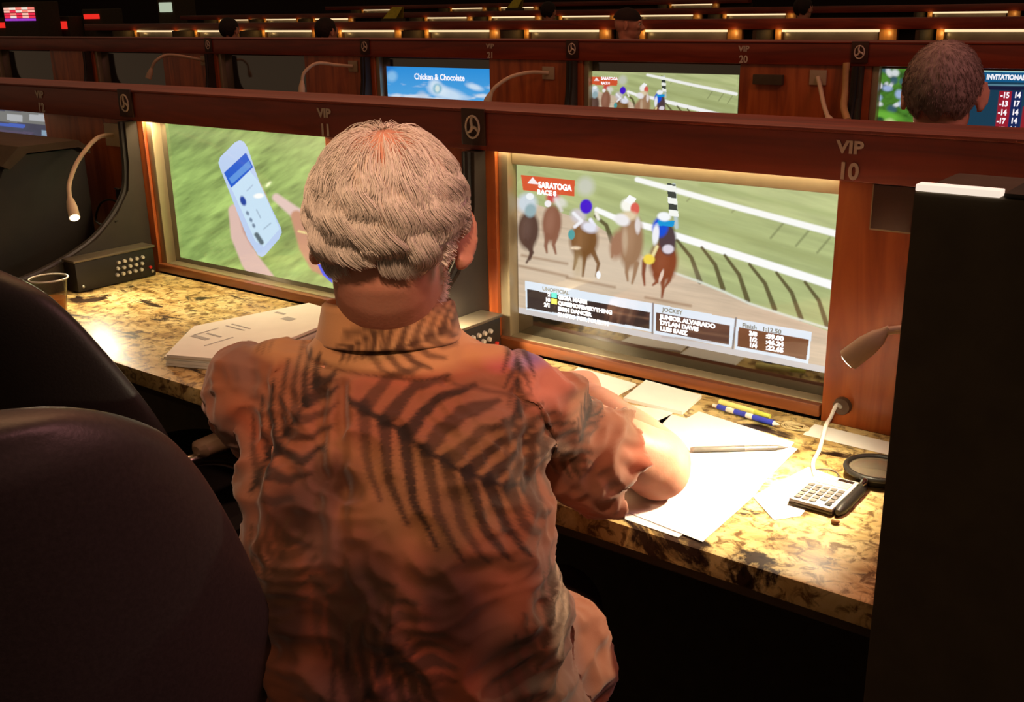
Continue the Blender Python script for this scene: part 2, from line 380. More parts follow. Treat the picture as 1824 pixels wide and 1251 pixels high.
    # caption bar
    p.poly([(910, 545), (1480, 655), (1480, 690), (910, 585)], (206, 200, 198))
    p.poly([(935, 500), (1163, 541), (1162, 592), (937, 552)], (226, 236, 246)); p.poly([(939, 515), (1158, 557), (1157, 586), (939, 549)], (52, 38, 36))
    p.poly([(1165, 541), (1310, 568), (1303, 620), (1164, 594)], (226, 236, 246)); p.poly([(1169, 557), (1300, 580), (1298, 614), (1168, 589)], (92, 62, 50))
    p.poly([(1312, 568), (1446, 592), (1440, 648), (1308, 622)], (226, 236, 246)); p.poly([(1316, 583), (1441, 605), (1436, 641), (1313, 617)], (118, 74, 48))
    for q in (((1000, 540), (1155, 568)), ((1180, 600), (1295, 612)), ((1360, 625), (1430, 634)), ((1230, 590), (1298, 600))): p.line(q, 3, (150, 110, 84), .4, 4)
    p.line([(1163, 541), (1162, 594)], 3, (80, 84, 100), .8, 2); p.line([(1311, 567), (1305, 621)], 3, (80, 84, 100), .8, 2)
def paint_phone(p):
    p.fill((152, 176, 98))
    p.shade(p.noise(34, 9, .6, 3, -.55)); p.shade(p.noise(90, 60, .35, 4, 0))
    L = np.clip((420 - p.U) / 180, 0, 1); p.mix(L * .45, (96, 140, 66)); p.mix(np.clip((p.U - 480) / 120, 0, 1) * .35, (205, 208, 140))
    p.mix(np.clip((p.V - 500) / 30, 0, 1) * .5, (210, 214, 150))
    sk, sd = (222, 188, 176), (168, 112, 108)
    p.line([(418, 375), (425, 420), (446, 465), (470, 500), (480, 525)], 22, sk, 1, 4, 44); p.line([(428, 380), (436, 412), (452, 440)], 5, sd, .7, 6)
    p.ell((470, 365), (10, 55), sk, -.35, .3, .9)
    p.line([(492, 352), (525, 378), (560, 400)], 14, (230, 200, 190), 1, 5, 26); p.line([(528, 385), (545, 440), (565, 470), (590, 480)], 20, (205, 150, 120), 1, 5, 34); p.line([(532, 412), (556, 418)], 4, (245, 220, 150), .9, 2)
    p.poly([(565, 470), (592, 478), (592, 505), (575, 490)], (90, 100, 235))
    ph = [(426, 250), (434, 252), (441, 263), (462, 325), (500, 405), (502, 414), (497, 426), (472, 455), (466, 458), (460, 455), (441, 425), (392, 300), (389, 290), (392, 280), (418, 254)]
    p.poly(ph, (188, 208, 240)); p.poly([(441, 300), (462, 325), (498, 408), (470, 440), (455, 430), (412, 335)], (206, 232, 246), .8)
    p.poly([(438, 272), (451, 298), (412, 335), (399, 308)], (30, 92, 205))
    p.poly([(443, 286), (448, 297), (413, 328), (408, 318)], (120, 180, 235), .55)
    p.ell((433, 358), (5, 9), (36, 70, 160), -.35, .5); p.ell((461, 349), (9, 4.5), (255, 255, 250), -.1, .6)
    for a in ((441, 380), (447, 392), (452, 402)): p.ell(a, (2.6, 4), (80, 100, 130), -.4, .8, .8)
    p.line([(457, 418), (466, 432)], 8, (70, 84, 90), .9, 3); p.line([(457, 374), (464, 388)], 2, (150, 170, 190), .8, 2); p.line([(470, 408), (482, 398)], 2, (150, 170, 190), .8, 2); p.line([(440, 340), (450, 330)], 2, (160, 180, 205), .8, 2)
def paint_menu(p):
    p.fill((70, 72, 92)); p.shade(p.noise(30, 20, .3, 5))
    p.poly([(-60, 195), (120, 202), (120, 225), (-60, 212)], (118, 120, 118))
    for x in (-30, 12, 52, 92): p.poly([(x, 203), (x + 28, 205), (x + 28, 217), (x, 214)], (196, 200, 205), .7)
    p.poly([(-60, 214), (45, 222), (45, 228), (-60, 220)], (70, 100, 190)); p.poly([(-60, 226), (60, 236), (60, 290), (-60, 290)], (88, 78, 104), .8)
    for y in (232, 246): p.poly([(74, y), (103, y + 2), (103, y + 12), (74, y + 10)], (150, 178, 200), .8)
    for x in range(-40, 60, 11): p.line([(x, 240), (x + 1, 262)], 4, (60, 56, 80), .8, 3)
def paint_sky(p):
    p.fill((40, 140, 215)); t = np.clip((p.V - 120) / 70, 0, 1); p.mix(t * .5, (110, 190, 235)); p.mix(np.clip((690 - p.U) / 10, 0, 1) * 0, (0, 0, 0))
    p.mix(np.clip((700 - p.U) / 30 + (130 - p.V) / 30, 0, .5), (24, 96, 190))
    cl = np.clip(p.noise(26, 9, 2.2, 9) + (p.V - 168) / 26, 0, 1); p.mix(cl * .75, (228, 232, 236))
    p.mix(np.clip((p.V - 176 - (p.U - 690) * .05) / 8, 0, 1) * .8, (232, 222, 205))
    p.ell((698, 136), (9, 9), (150, 200, 235), 0, .8, .7)
    for c, r in (((780, 160), (16, 10)), ((800, 168), (30, 10)), ((775, 150), (10, 8)), ((845, 155), (14, 5))): p.ell(c, r, (215, 232, 245), .3, .9, .8)
    p.ell((779, 158), (8, 9), (70, 160, 190), 0, .5, .7); p.ell((779, 158), (4, 6), (220, 232, 225), 0, .6, .9)
    p.ell((751, 176), (10, 12), (190, 205, 225), 0, .7, .8); p.ell((752, 184), (7, 4), (40, 80, 180), 0, .5)
def paint_odds(p):
    p.fill((24, 62, 84)); p.poly([(1500, 90), (1640, 90), (1625, 260), (1500, 260)], (70, 120, 40))
    p.shade(p.noise(14, 9, .8, 11) * (p.U < 1630))
    r = np.random.default_rng(3)
    for k in range(26):
        c = (1552 + r.random() * 60, 112 + r.random() * 85); p.ell(c, (3 + r.random() * 7, 3 + r.random() * 5), [(170, 190, 235), (232, 235, 240), (60, 90, 110), (50, 80, 40)][k % 4], r.random() * 3, .7, .85)
    p.ell((1575, 208), (30, 10), (110, 180, 60), .1, .7); p.line([(1545, 232), (1585, 218), (1610, 236)], 12, (215, 225, 160), .9, 8); p.ell((1566, 214), (9, 6), (40, 70, 40), 0, .6)
    p.poly([(1745, 110), (1900, 112), (1900, 124), (1745, 122)], (170, 180, 165)); p.line([(1750, 126), (1900, 128)], 3, (190, 240, 235), 1, 2)
    p.poly([(1745, 129), (1900, 130), (1900, 148), (1745, 146)], (20, 92, 140)); p.line([(1750, 151), (1900, 153)], 1.5, (120, 170, 190), 1, 2)
    p.poly([(1745, 153), (1900, 155), (1900, 162), (1745, 160)], (22, 28, 60))
    p.poly([(1780, 162), (1802, 163), (1790, 258), (1768, 256)], (160, 30, 48)); p.poly([(1802, 163), (1822, 163), (1812, 258), (1790, 258)], (24, 42, 92)); p.poly([(1822, 190), (1900, 190), (1900, 258), (1814, 258)], (150, 34, 44))
# ------------------------------------------------------------------ floor and far wall
def plane(name, x0, x1, y0, y1, z, m): return struct(MB().box((x0, y0, z - .05), (x1, y1, z)).build(name, m, smooth=False))
plane('floor', -44, 4, -3, 24, 0, M_carpet)
struct(MB().box((-44.2, -3, 0), (-44, 23.7, 5.5)).build('wall_left', mat('dark_side_wall', (.016, .007, .004), .8), smooth=False))
struct(MB().box((-44, 23.5, 0), (4, 23.7, 5.5)).build('wall_far', mat('dark_far_wall', (.016, .006, .004), .8), smooth=False))
# ------------------------------------------------------------------ the betting rows
WALL = 1.6; GX = -1.326; PITCH = 1.155     # GX: the emblem over the man's left partition
def emblem(x, y, z, parent, r=.0165):
    """round medallion with a three-spoke pinwheel, on a small dark plaque"""
    q = MB().box((x - r * 1.75, y, z - r * 2.1), (x + r * 1.75, y + .006, z + r * 2.1), .002).build('plaque', M_plaque, parent)
    e = MB(); k = 28; t = np.arange(k + 1) * 2 * PI / k
    e.tube([(x + r * math.cos(a), y - .001, z + 1.25 * r * math.sin(a)) for a in t], .0022, 6, cap=False)
    for a in (PI / 2, PI / 2 + 2.1, PI / 2 - 2.1):
        e.tube([(x, y - .001, z), (x + r * .55 * math.cos(a + .35), y - .001, z + .7 * r * math.sin(a + .35)), (x + r * math.cos(a), y - .001, z + 1.2 * r * math.sin(a))], [.0035, .003, .0018], 6, smooth=3)
    o = e.build('emblem', M_sign, q); return q
def rail(row, y, dz, x0, x1, label, h=.072, marks=(), zb=1.144, signs=True, group=None):
    t = thing('header_rail', ((x0 + x1) / 2, y, zb + dz), label, 'rail', group)
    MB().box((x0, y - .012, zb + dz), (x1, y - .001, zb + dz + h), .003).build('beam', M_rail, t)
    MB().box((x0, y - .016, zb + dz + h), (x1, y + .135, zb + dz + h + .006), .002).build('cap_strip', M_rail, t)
    if signs:
        for g, kind in marks:
            if kind == 'e': emblem(g, y - .0185, zb + dz + h * .62, t)
            else:
                text('lettering', 'VIP', g, y - .0135, zb + dz + h * .60, .026, M_sign, t, 1.15, offset=.001)
                text('numerals', kind, g, y - .0135, zb + dz + h * .06, .035, M_sign, t, .95, offset=.0011)
    return t
zoff2 = .055
x_hi = 1.4
rail(1, WALL, 0, -4.9, x_hi, 'cherry header rail marked VIP 10 right in front of the white-haired person', marks=[(GX, 'e'), (GX - PITCH, 'e'), (GX + .736, '10'), (GX + .736 - PITCH, '11'), (GX + .736 - 2 * PITCH, '12')])
rail(2, 3.6, zoff2, -9.5, 1.6, 'cherry header rail of the second row, behind the grey-haired head on the right',
     marks=[(GX + k * PITCH, 'e') for k in (-1, 0, -2, -3)] + [(GX + .736 - PITCH, '20'), (GX + .736 - 2 * PITCH, '21')])
def television(x0, y, dz, label, painter=None, group=None, z0=.779, z1=1.165, res=(300, 190), m=None, lit=None, pixmap=None, w=.680, open_top=1.144):
    """recessed television with a champagne frame; x0 is the left edge of its frame"""
    t = thing('television', (x0 + w / 2, y, .75 + dz), label, 'television', group)
    a, b = x0, x0 + w; yf = y + .030
    f = MB(); fw = .024
    for (p, q) in (((a, yf - .022, z0 + dz - fw), (a + fw, yf + .02, z1 + dz)), ((b, yf + .001, z0 + dz - fw), (b + fw, yf + .02, z1 + dz)),
                   ((a + fw, yf - .022, z0 + dz - fw), (b, yf + .02, z0 + dz - .004)), ((a + fw, yf - .022 if z1 > 1.15 else yf - .010, z1 + dz - (.02 if z1 > 1.15 else .029)), (b, yf + .02, z1 + dz))): f.box(p, q, .004)
    f.build('frame', M_frame, t)
    MB().box((a + fw - .002, yf + .006, z0 + dz - .006), (b + .004, yf + .03, z1 + dz), .001).build('glass', M_glassblack, t)
    if painter:
        X0, X1, Z0, Z1 = lit or (a + fw + .006, b + .002, z0 + dz + .006, z1 + dz - .022)
        screen_mesh('screen', X0, X1, Z0, Z1, yf + .005, res[0], res[1], painter, m or M_screen, t, pixmap)
    return t
def wall_row(y, dz, x0, x1, label, tvs, back=True, group=None, z0=.745):
    """the panelled back wall between the televisions"""
    t = thing('carrel_back_wall', ((x0 + x1) / 2, y, 0), label, 'wall panel', group)
    for (a, b) in tvs:
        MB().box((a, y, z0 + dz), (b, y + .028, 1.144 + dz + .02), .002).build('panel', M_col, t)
    MB().box((x0, y + .07, 0), (x1, y + .12, 1.15 + dz), 0).build('backing', M_black, t, smooth=False)
    MB().box((x0, y + .004, 0), (x1, y + .06, .70), 0).build('lower_panel', M_black, t, smooth=False)
    return t
def tvx(k): return GX + .038 + k * PITCH    # left frame edge of carrel k
# row 1: panels either side of the televisions
ks = (-3, -2, -1, 0, 1)
pan = []
for k in ks: pan.append((tvx(k) + .680, tvx(k + 1)))
wall_row(WALL, 0, -4.9, x_hi, 'cherry panelled back wall of the front row of carrels behind the seated man', pan)
for k in (-3, -2, -1, 0):
    a = tvx(k)
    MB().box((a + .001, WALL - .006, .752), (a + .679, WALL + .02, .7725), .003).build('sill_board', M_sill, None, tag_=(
        {0: 'wooden sill board under the race broadcast television', -1: 'wooden sill board under the television showing the phone', -2: 'wooden sill board hidden behind the black box in the far left carrel', -3: 'wooden sill board at the far left end'}[k], 'sill', 'sill boards of the front row'))
# --- televisions of the front row
race_tv = television(tvx(0), WALL, 0, 'large television showing the horse race, right of the seated man', paint_race, res=(640, 300), lit=(-1.263, -.606, .816, 1.1165), z0=.779, z1=1.146)
def st(s, u, v, size, m=M_textw, sx=1.1, name='caption_text', y=WALL + .0335, par=race_tv, off=.0007, al='LEFT'):
    c = at(u, v, y=y); return text(name, s, c[0], y, c[2], size, m, par, sx, al, .0002, offset=off)
st('SARATOGA', 959, 334, .0155, sx=.95); st('RACE 8', 957, 345.5, .0125)
st('UNOFFICIAL', 966, 517, .0105, M_textd, off=.0003)
for i, s in enumerate(('GIGIA MARIE', 'QUEENOFEVERYTHING', 'IRISH DANCER', 'PHOTO FOR FOURTH')): st(s, 994, 532.5 + i * 10.2, .0106, sx=1.12)
for i, s in enumerate(('2', '10', '2/1')): st(s, 980, 528.5 + i * 9.6, .0106, al='RIGHT')
c = at(987, 526, y=1.6335); MB().box((c[0] - .006, 1.6325, c[2] - .005), (c[0] + .007, 1.6335, c[2] + .005)).build('number_chip', M_textt, race_tv, smooth=False)
c = at(987, 537, y=1.6335); MB().box((c[0] - .006, 1.6325, c[2] - .005), (c[0] + .007, 1.6335, c[2] + .005)).build('number_chip', M_textb, race_tv, smooth=False)
st('JOCKEY', 1180, 554.5, .0105, M_textd, off=.0003)
for i, s in enumerate(('JUNIOR ALVARADO', 'DYLAN DAVIS', 'LUIS SAEZ')): st(s, 1176, 567.5 + i * 10.4, .0108, sx=1.15)
st('Finish   1:12.50', 1322, 583, .0108, M_textd, off=.0003)
for i, (a, b) in enumerate((('3/8', ':59.00'), ('1/2', ':46.24'), ('1/4', ':22.65'))): st(a, 1334, 597 + i * 10.3, .0106); st(b, 1364, 602 + i * 10.3, .011, sx=1.2)
phone_tv = television(tvx(-1), WALL, 0, 'television showing hands holding a white phone over grass, left of the seated man', paint_phone, res=(430, 260), lit=(-2.396, -1.765, .787, 1.150))
menu_tv = television(tvx(-2), WALL, 0, 'television with a dim blue menu at the left edge, partly behind a black box', paint_menu, m=M_screen_dim, res=(300, 160))
# --- LED strips under the rail: real light
def led(k, y, dz, power, label, grp='light strips under the front rail', px=None, lx=None):
    a = tvx(k) - .035; b = tvx(k) + .680 + .02
    t = MB().box((a, y + .004, 1.150 + dz), (b, y + .0075, 1.153 + dz)).build('light_strip', M_led, None, smooth=False); tag(t, label, 'light strip', grp)
    l = area('strip_glow', ((a + b) / 2, y + .003, 1.1485 + dz), ((a + b) / 2, y + .012, .8 + dz), b - a, power, (1, .76, .42), .006)
    return t
led(0, WALL, 0, .5, 'thin warm light strip under the rail above the race television')
led(-1, WALL, 0, 3, 'thin warm light strip under the rail above the phone television')
led(-2, WALL, 0, .6, 'thin warm light strip under the rail at the left edge')
# --- granite desk, front row
def desk(y, dz, x0, x1, label):
    t = thing('granite_desk', ((x0 + x1) / 2, y - .26, .71 + dz), label, 'desk')
    MB().box((x0, y - .515, .715 + dz), (x1, y - .0065, .75 + dz), .007).build('countertop', M_granite, t)
    MB().box((x0, y - .49, .690 + dz), (x1, y - .47, .716 + dz), 0).build('apron', M_black, t, smooth=False)
    return t
desk(WALL, 0, -4.9, x_hi, 'long yellow and black granite desktop in front of the televisions')
desk(3.6, zoff2, -9.5, 1.6, 'granite desktop of the second row, hidden behind the front rail')
# --- partitions: tall at the wall, sweeping down in a concave curve
def partition(x, y, dz, label, grp=None):
    t = thing('carrel_divider', (x, y - .25, .75 + dz), label, 'divider', grp)
    prof = [(y - .002, .75), (y - .002, 1.143), (y - .035, 1.143), (y - .038, 1.04), (y - .05, .97), (y - .09, .915), (y - .155, .862), (y - .24, .825), (y - .33, .80), (y - .42, .785), (y - .47, .77), (y - .475, .751)]
    MB().prism([(x - .016, a, b + dz) for a, b in prof], (1, 0, 0), .032).build('side_panel', M_part, t, smooth=False)
    e = MB(); e.tube([(x, a - .002, b + dz + .001) for a, b in prof[2:]], .008, 8, smooth=3); e.build('edge_trim', M_blackm, t)
    return t
partition(GX - .0, WALL, 0, 'curved dark divider immediately left of the race television, behind the man\'s head', 'curved dividers of the front row')
partition(GX - PITCH, WALL, 0, 'curved dark divider left of the phone television', 'curved dividers of the front row')
partition(GX - 2 * PITCH, WALL, 0, 'curved dark divider at the far left edge of the front row', 'curved dividers of the front row')
partition(GX + PITCH, WALL, 0, 'curved dark divider behind the tall black cabinet', 'curved dividers of the front row')
# --- button boxes
def button_box(x, y0, y1, label):
    t = thing('button_box', (x, (y0 + y1) / 2, .7505), label, 'control box', 'button boxes beside the dividers')
    MB().box((x - .024, y0, .7515), (x + .026, y1, .826), .004).build('housing', M_blackm, t)
    MB().box((x - .027, y0 - .004, .826), (x + .029, y1 + .004, .832), .002).build('lid_plate', mat('box_lid_metal', (.16, .13, .09), .35, metal=.5), t)
    for r_ in range(3):
        for c_ in range(5):
            yy = y1 - .035 - c_ * .0175 - r_ * .004; zz = .806 - r_ * .0155
            MB().tube([(x + .025, yy, zz), (x + .0315, yy, zz)], [.0052, .0042], 10).build('push_button', M_silver, t)
    MB().tube([(x + .025, y1 - .016, .776), (x + .0305, y1 - .016, .776)], .004, 10).build('red_button', mat('red_plastic', (.6, .03, .02), .4), t)
    for yy in (y0 + .014, y1 - .010):
        MB().ell((x + .0265, yy, .764), (.003, .004, .004), k=10, m=8).build('screw', M_steel, t)
    return t
button_box(GX - PITCH + .046, 1.343, 1.565, 'black metal box with rows of buttons on the left granite, beside the plastic cup')
button_box(GX + .046, 1.343, 1.565, 'black metal box with rows of buttons just past the man\'s collar')
# --- gooseneck lamps
def gooseneck(x, y, z, path, hd, label, on=0, grp=None, col=M_neck, plate=M_plate, head_r=.0125, pw=.062, ph=.045, rad=.0055, power=1.0):
    t = thing('gooseneck_lamp', (x, y, z), label, 'lamp', grp)
    MB().box((x - pw / 2, y - .007, z - ph / 2), (x + pw / 2, y - .0005, z + ph / 2), .002).build('wall_plate', plate, t)
    MB().tube([(x, y - .006, z), *path], rad, 12, smooth=8).build('flexible_neck', col, t)
    a = np.array(path[-1], float); d = np.array(hd, float) - a; L = np.linalg.norm(d); d /= L
    MB().tube([a - d * .006, a + d * .004, a + d * .012, a + d * L * .5, a + d * L], [rad * .8, rad * 1.25, head_r * .72, head_r * .96, head_r], 16).build('lamp_head', col, t)
    e = a + d * L
    MB().tube([e - d * .002, e + d * .0015], head_r * .78, 16).build('bulb', M_bulb if on else M_white, t)
    if on:
        l = bpy.data.lights.new('lamp_beam', 'SPOT'); l.energy = power; l.color = (1, .84, .55); l.spot_size = math.radians(150); l.spot_blend = .9; l.shadow_soft_size = .012
        o = bpy.data.objects.new('lamp_beam', l); C.objects.link(o); o.parent = t
        o.location = Vector(e + d * .006) - t.location; o.rotation_euler = Vector(d).to_track_quat('-Z', 'Y').to_euler()
    return t
c = at(205, 240, y=1.6)
p1 = [at(172, 247, y=1.53), at(140, 285, y=1.44), at(124, 325, y=1.385), at(124, 352, y=1.36)]
gooseneck(c[0], 1.6, c[2], p1, at(133, 388, y=1.34), 'glowing ivory gooseneck lamp bent over the left granite desk', on=1, head_r=.013, pw=.075, ph=.06, power=6)
# the man's own lamp: its plate is behind the black cabinet
hb = at(1578, 590, y=1.33); he = at(1511, 641, y=1.32)
gooseneck(-.235, 1.6, 1.05, [(-.24, 1.54, 1.065), (-.28, 1.45, 1.05), (-.34, 1.37, 1.02), hb], he, 'ivory gooseneck lamp with a bottle-shaped head lighting the white papers', on=1, head_r=.0155, power=16)
gooseneck(-1.44, 1.6, 1.07, [(-1.43, 1.52, 1.095), (-1.36, 1.43, 1.06), (-1.305, 1.365, .985)], (-1.285, 1.40, .905), 'lit gooseneck lamp hidden behind the white-haired head, glinting in the race television', on=1, head_r=.0135, power=9)
# small black things and access panel on the wood right of the race TV
d0 = at(1560, 330, y=1.6); d1 = at(1640, 415, y=1.6)
tp = thing('access_panel', ((d0[0] + d1[0]) / 2, 1.6, (d0[2] + d1[2]) / 2), 'dark square panel with a thin pale edge, high on the wood beside the black cabinet', 'panel')
MB().box((d0[0] - .003, 1.5955, d1[2] - .003), (d1[0] + .003, 1.5985, 1.1425), .001).build('rim', mat('pale_rim', (.34, .26, .15), .5), tp)
MB().box((d0[0], 1.592, d1[2]), (d1[0], 1.5965, 1.1425), .001).build('cover', M_plaque, tp)
# grommet and white cable
g0 = at(1502, 722, y=1.6)
tg = thing('cable_grommet', (g0[0], 1.6, g0[2]), 'round brown grommet in the wood at the lower right corner of the race television', 'grommet')
MB().tube([(g0[0], 1.5985, g0[2]), (g0[0], 1.590, g0[2])], [.0150, .0135], 20).build('collar', mat('brown_rubber', (.09, .05, .03), .5), tg)
cb = MB().tube([(g0[0], 1.5885, g0[2]), at(1490, 722, y=1.575), at(1479, 745, y=1.55), at(1470, 770, y=1.50) + [0, 0, .01], at(1460, 800, z=.7545), at(1448, 826, z=.7535), at(1452, 850, z=.7535)], .0032, 8, smooth=6).build('white_cable', M_white, None)
tag(cb, 'white cable dropping from the round grommet onto the granite', 'cable')
# cable squiggles behind the left lamp
cb = MB().tube([at(228, 385, x=-2.53), at(205, 358, y=1.57), at(180, 362, y=1.56), at(172, 395, y=1.55), at(208, 404, y=1.53), at(222, 388, y=1.54), at(205, 395, y=1.50)], .0028, 8, smooth=6).build('black_cable', M_blackm, None); tag(cb, 'dark looped cable hanging behind the glowing gooseneck lamp', 'cable')
k0 = at(222, 345, y=1.585)
tk = thing('power_adapter', (k0[0], 1.6, k0[2]), 'small black power adapter with a bright metal top, right of the glowing lamp', 'adapter')
MB().box((k0[0] - .011, 1.565, k0[2] - .022), (k0[0] + .012, 1.599, k0[2] + .014), .003).build('body', M_blackm, tk); MB().box((k0[0] - .012, 1.562, k0[2] + .0135), (k0[0] + .013, 1.599, k0[2] + .018), .002).build('metal_top', M_chrome, tk)
# --- black hooded monitor in the far left carrel
mb = thing('bill_terminal', (-2.72, 1.40, .7505), 'bulky black hooded terminal on the granite at the left edge, below the dim screen', 'terminal')
yz = [(1.22, .752), (1.50, .752), (1.52, .86), (1.52, 1.055), (1.49, 1.075), (1.36, 1.075), (1.30, 1.045), (1.24, .92)]
MB().prism([(-3.0, a, b) for a, b in yz], (1, 0, 0), .40).build('housing', M_blackm, mb)
MB().prism([(-3.02, a, b) for a, b in ((1.31, 1.046), (1.36, 1.080), (1.50, 1.080), (1.53, 1.06), (1.53, 1.075), (1.50, 1.098), (1.34, 1.098), (1.29, 1.056))], (1, 0, 0), .435).build('hood', M_black, mb)
MB().box((-2.90, 1.225, .80), (-2.60, 1.232, .90), .003).build('face_plate', M_glassblack, mb)
# --- plastic cup with orange drink
cx, cy = at(97, 566, z=.75)[:2]
cup = thing('plastic_cup', (cx, cy, .7505), 'clear plastic cup of orange drink at the left end of the granite', 'cup')
hg = N('clear_plastic'); hg.b.inputs['Base Color'].default_value = (.9, .85, .75, 1); hg.b.inputs['Roughness'].default_value = .08; hg.b.inputs['Transmission Weight'].default_value = 1; hg.b.inputs['IOR'].default_value = 1.2
nz_ = hg.n('ShaderNodeTexNoise'); nz_.inputs['Scale'].default_value = 60; hg.l(ramp(hg, nz_.outputs[0], [(.3, (.85, .8, .68)), (.7, (.95, .9, .8))]), hg.b.inputs['Base Color'])
MB().lathe([(.028, .001), (.031, .03), (.036, .07), (.0395, .088), (.0425, .090), (.0425, .093), (.0385, .092), (.035, .07), (.030, .03), (.027, .003)], (cx, cy, .7505), 36).build('cup_wall', hg.m, cup)
MB().tube([(cx + .0415 * math.cos(a), cy + .0415 * math.sin(a), .8425) for a in np.linspace(0, 2 * PI, 33)], .0018, 8, cap=False).build('rim', M_white, cup)
MB().lathe([(.0265, .004), (.0295, .03), (.0315, .045), (.0315, .0455)], (cx, cy, .7505), 30).build('drink', mat('orange_drink', (.75, .30, .06), .15, trans=.3), cup)
# --- papers
def sheet(name, poly, z, label, th=.0006, group=None, m=M_paper, cat='paper'):
    o = MB().prism([(x, y, z) for x, y in poly], (0, 0, 1), th).build(name, m, None, smooth=False); return tag(o, label, cat, group)
def rect(cx, cy, w_, h_, a):
    c_, s_ = math.cos(a), math.sin(a); return [(cx + x * c_ - y * s_, cy + x * s_ + y * c_) for x, y in ((-w_ / 2, -h_ / 2), (w_ / 2, -h_ / 2), (w_ / 2, h_ / 2), (-w_ / 2, h_ / 2))]
sheet('paper_sheet', [(-.800, 1.475), (-.845, 1.11), (-.565, 1.094), (-.575, 1.30)] if 0 else [(-.815, 1.470), (-.845, 1.105), (-.592, 1.095), (-.575, 1.30), (-.585, 1.455)], .7505, 'lower large white sheet under the man\'s right elbow, overhanging toward the desk edge', group=None)
sheet('paper_sheet', [(-.783, 1.506), (-.800, 1.13), (-.560, 1.102), (-.566, 1.262), (-.599, 1.474)], .7513, 'upper large white sheet with the silver pen lying on it')
sheet('note_pad', [(-1.075, 1.574), (-.937, 1.557), (-.936, 1.493), (-1.050, 1.462)], .7505, 'left of the two small white pads under the race television, by the man\'s hand', .004, 'white pads')
sheet('note_pad', [(-.931, 1.580), (-.811, 1.568), (-.799, 1.478), (-.915, 1.478)], .7505, 'right of the two small white pads under the race television', .006, 'white pads')
sheet('paper_slip', [(-.568, 1.262), (-.545, 1.40), (-.50, 1.39), (-.490, 1.244), (-.513, 1.212)], .7505, 'small white slip sticking out under the calculator')
sheet('paper_strip', [(-.604, 1.566), (-.470, 1.561), (-.455, 1.512), (-.602, 1.514)], .7505, 'long narrow white strip below the grommet')
sheet('paper_slip', rect(-.86, 1.44, .10, .07, .2), .7505, 'white slip between the man\'s forearm and the pads')
# newspaper left
npz = thing('folded_newspaper', (-1.75, 1.33, .7505), 'thick folded newspaper on the granite at the man\'s left', 'newspaper')
poly = [(-1.742, 1.128), (-1.60, 1.185), (-1.655, 1.53), (-1.80, 1.545), (-1.862, 1.28)]
for i in range(4):
    MB().prism([(x + .002 * i * (1 if i % 2 else -1), y, .7515 + i * .0062) for x, y in poly], (0, 0, 1), .0055).build('folded_sheet', M_paper, npz, smooth=False)
for (u, v, w_, h_) in ((-1.775, 1.235, .05, .012), (-1.765, 1.262, .045, .006), (-1.77, 1.32, .06, .004), (-1.77, 1.335, .06, .004), (-1.72, 1.24, .004, .07), (-1.80, 1.27, .004, .06), (-1.73, 1.43, .03, .02), (-1.78, 1.45, .03, .008)):
    MB().box((u - w_ / 2, v - h_ / 2, .7759), (u + w_ / 2, v + h_ / 2, .7763)).build('printed_block', M_print, npz, smooth=False)
# pens
def pen(a, b, r, label, parts, cat='pen'):
    a = np.array(a, float); b = np.array(b, float); d = b - a
    t = thing('pen', tuple(a), label, cat)
    for (t0, t1, r0, r1, nm, m_) in parts: MB().tube([a + d * t0, a + d * (t0 + t1) / 2, a + d * t1], [r * r0, r * (r0 + r1) / 2, r * r1], 12).build(nm, m_, t)
    return t
pa = at(1270, 722, z=.757); pb = at(1388, 757, z=.757)
pen(pa, pb, .0048, 'blue and white pen lying by the sill below the race television', [(0, .08, .6, .8, 'push_button', M_white), (.08, .22, 1, 1, 'cap', M_blue), (.22, .34, 1, 1, 'clip_band', M_white), (.34, .52, 1, 1, 'sleeve', M_blue), (.52, .62, 1, 1, 'centre_band', M_white), (.62, .92, 1.05, 1.05, 'grip', M_blue), (.92, 1, .9, .2, 'tip', M_white)])
pa = at(1282, 716, z=.7565); pb = at(1372, 742, z=.7565)
pen(pa, pb, .0050, 'pale yellow highlighter lying right behind the blue and white pen', [(0, .7, 1, 1, 'barrel', mat('pale_yellow_plastic', (.78, .74, .25), .4)), (.7, 1, .9, .7, 'cap', mat('lime_plastic', (.6, .65, .1), .4))])
pa = at(1230, 801, z=.7575); pb = at(1404, 797, z=.7565)
pen(pa, pb, .0046, 'slim silver grey pen lying across the big white sheet', [(0, .03, .7, 1, 'end_cap', M_steel), (.03, .55, 1, 1, 'barrel', mat('grey_plastic', (.16, .15, .13), .3)), (.55, .88, 1, .95, 'grip', M_steel), (.88, 1, .8, .12, 'tip', M_steel)])
# coiled cord
cc = at(1418, 759, z=.7535); pts = []
for i in range(60):
    a = i * .42; r_ = .011 + .011 * i / 60; pts.append((cc[0] + r_ * 1.15 * math.cos(a), cc[1] + r_ * .75 * math.sin(a), .7525 + .0015 * math.sin(i * .9)))
tag(MB().tube([*pts, (cc[0] - .035, cc[1] + .002, .753)], .0011, 6).build('coiled_cord', mat('straw_cord', (.6, .48, .25), .6), None), 'small coil of pale cord between the blue pen and the white strip', 'cord')
# rings: thin clear-ish wire loops on granite
tag(MB().tube([(at(1470, 845, z=.752)[0] + .018 * math.cos(a), at(1470, 845, z=.752)[1] + .02 * math.sin(a), .752) for a in np.linspace(0, 2 * PI, 30)], .0009, 6).build('wire_loop', M_steel, None), 'thin wire loop lying just above the calculator', 'wire')
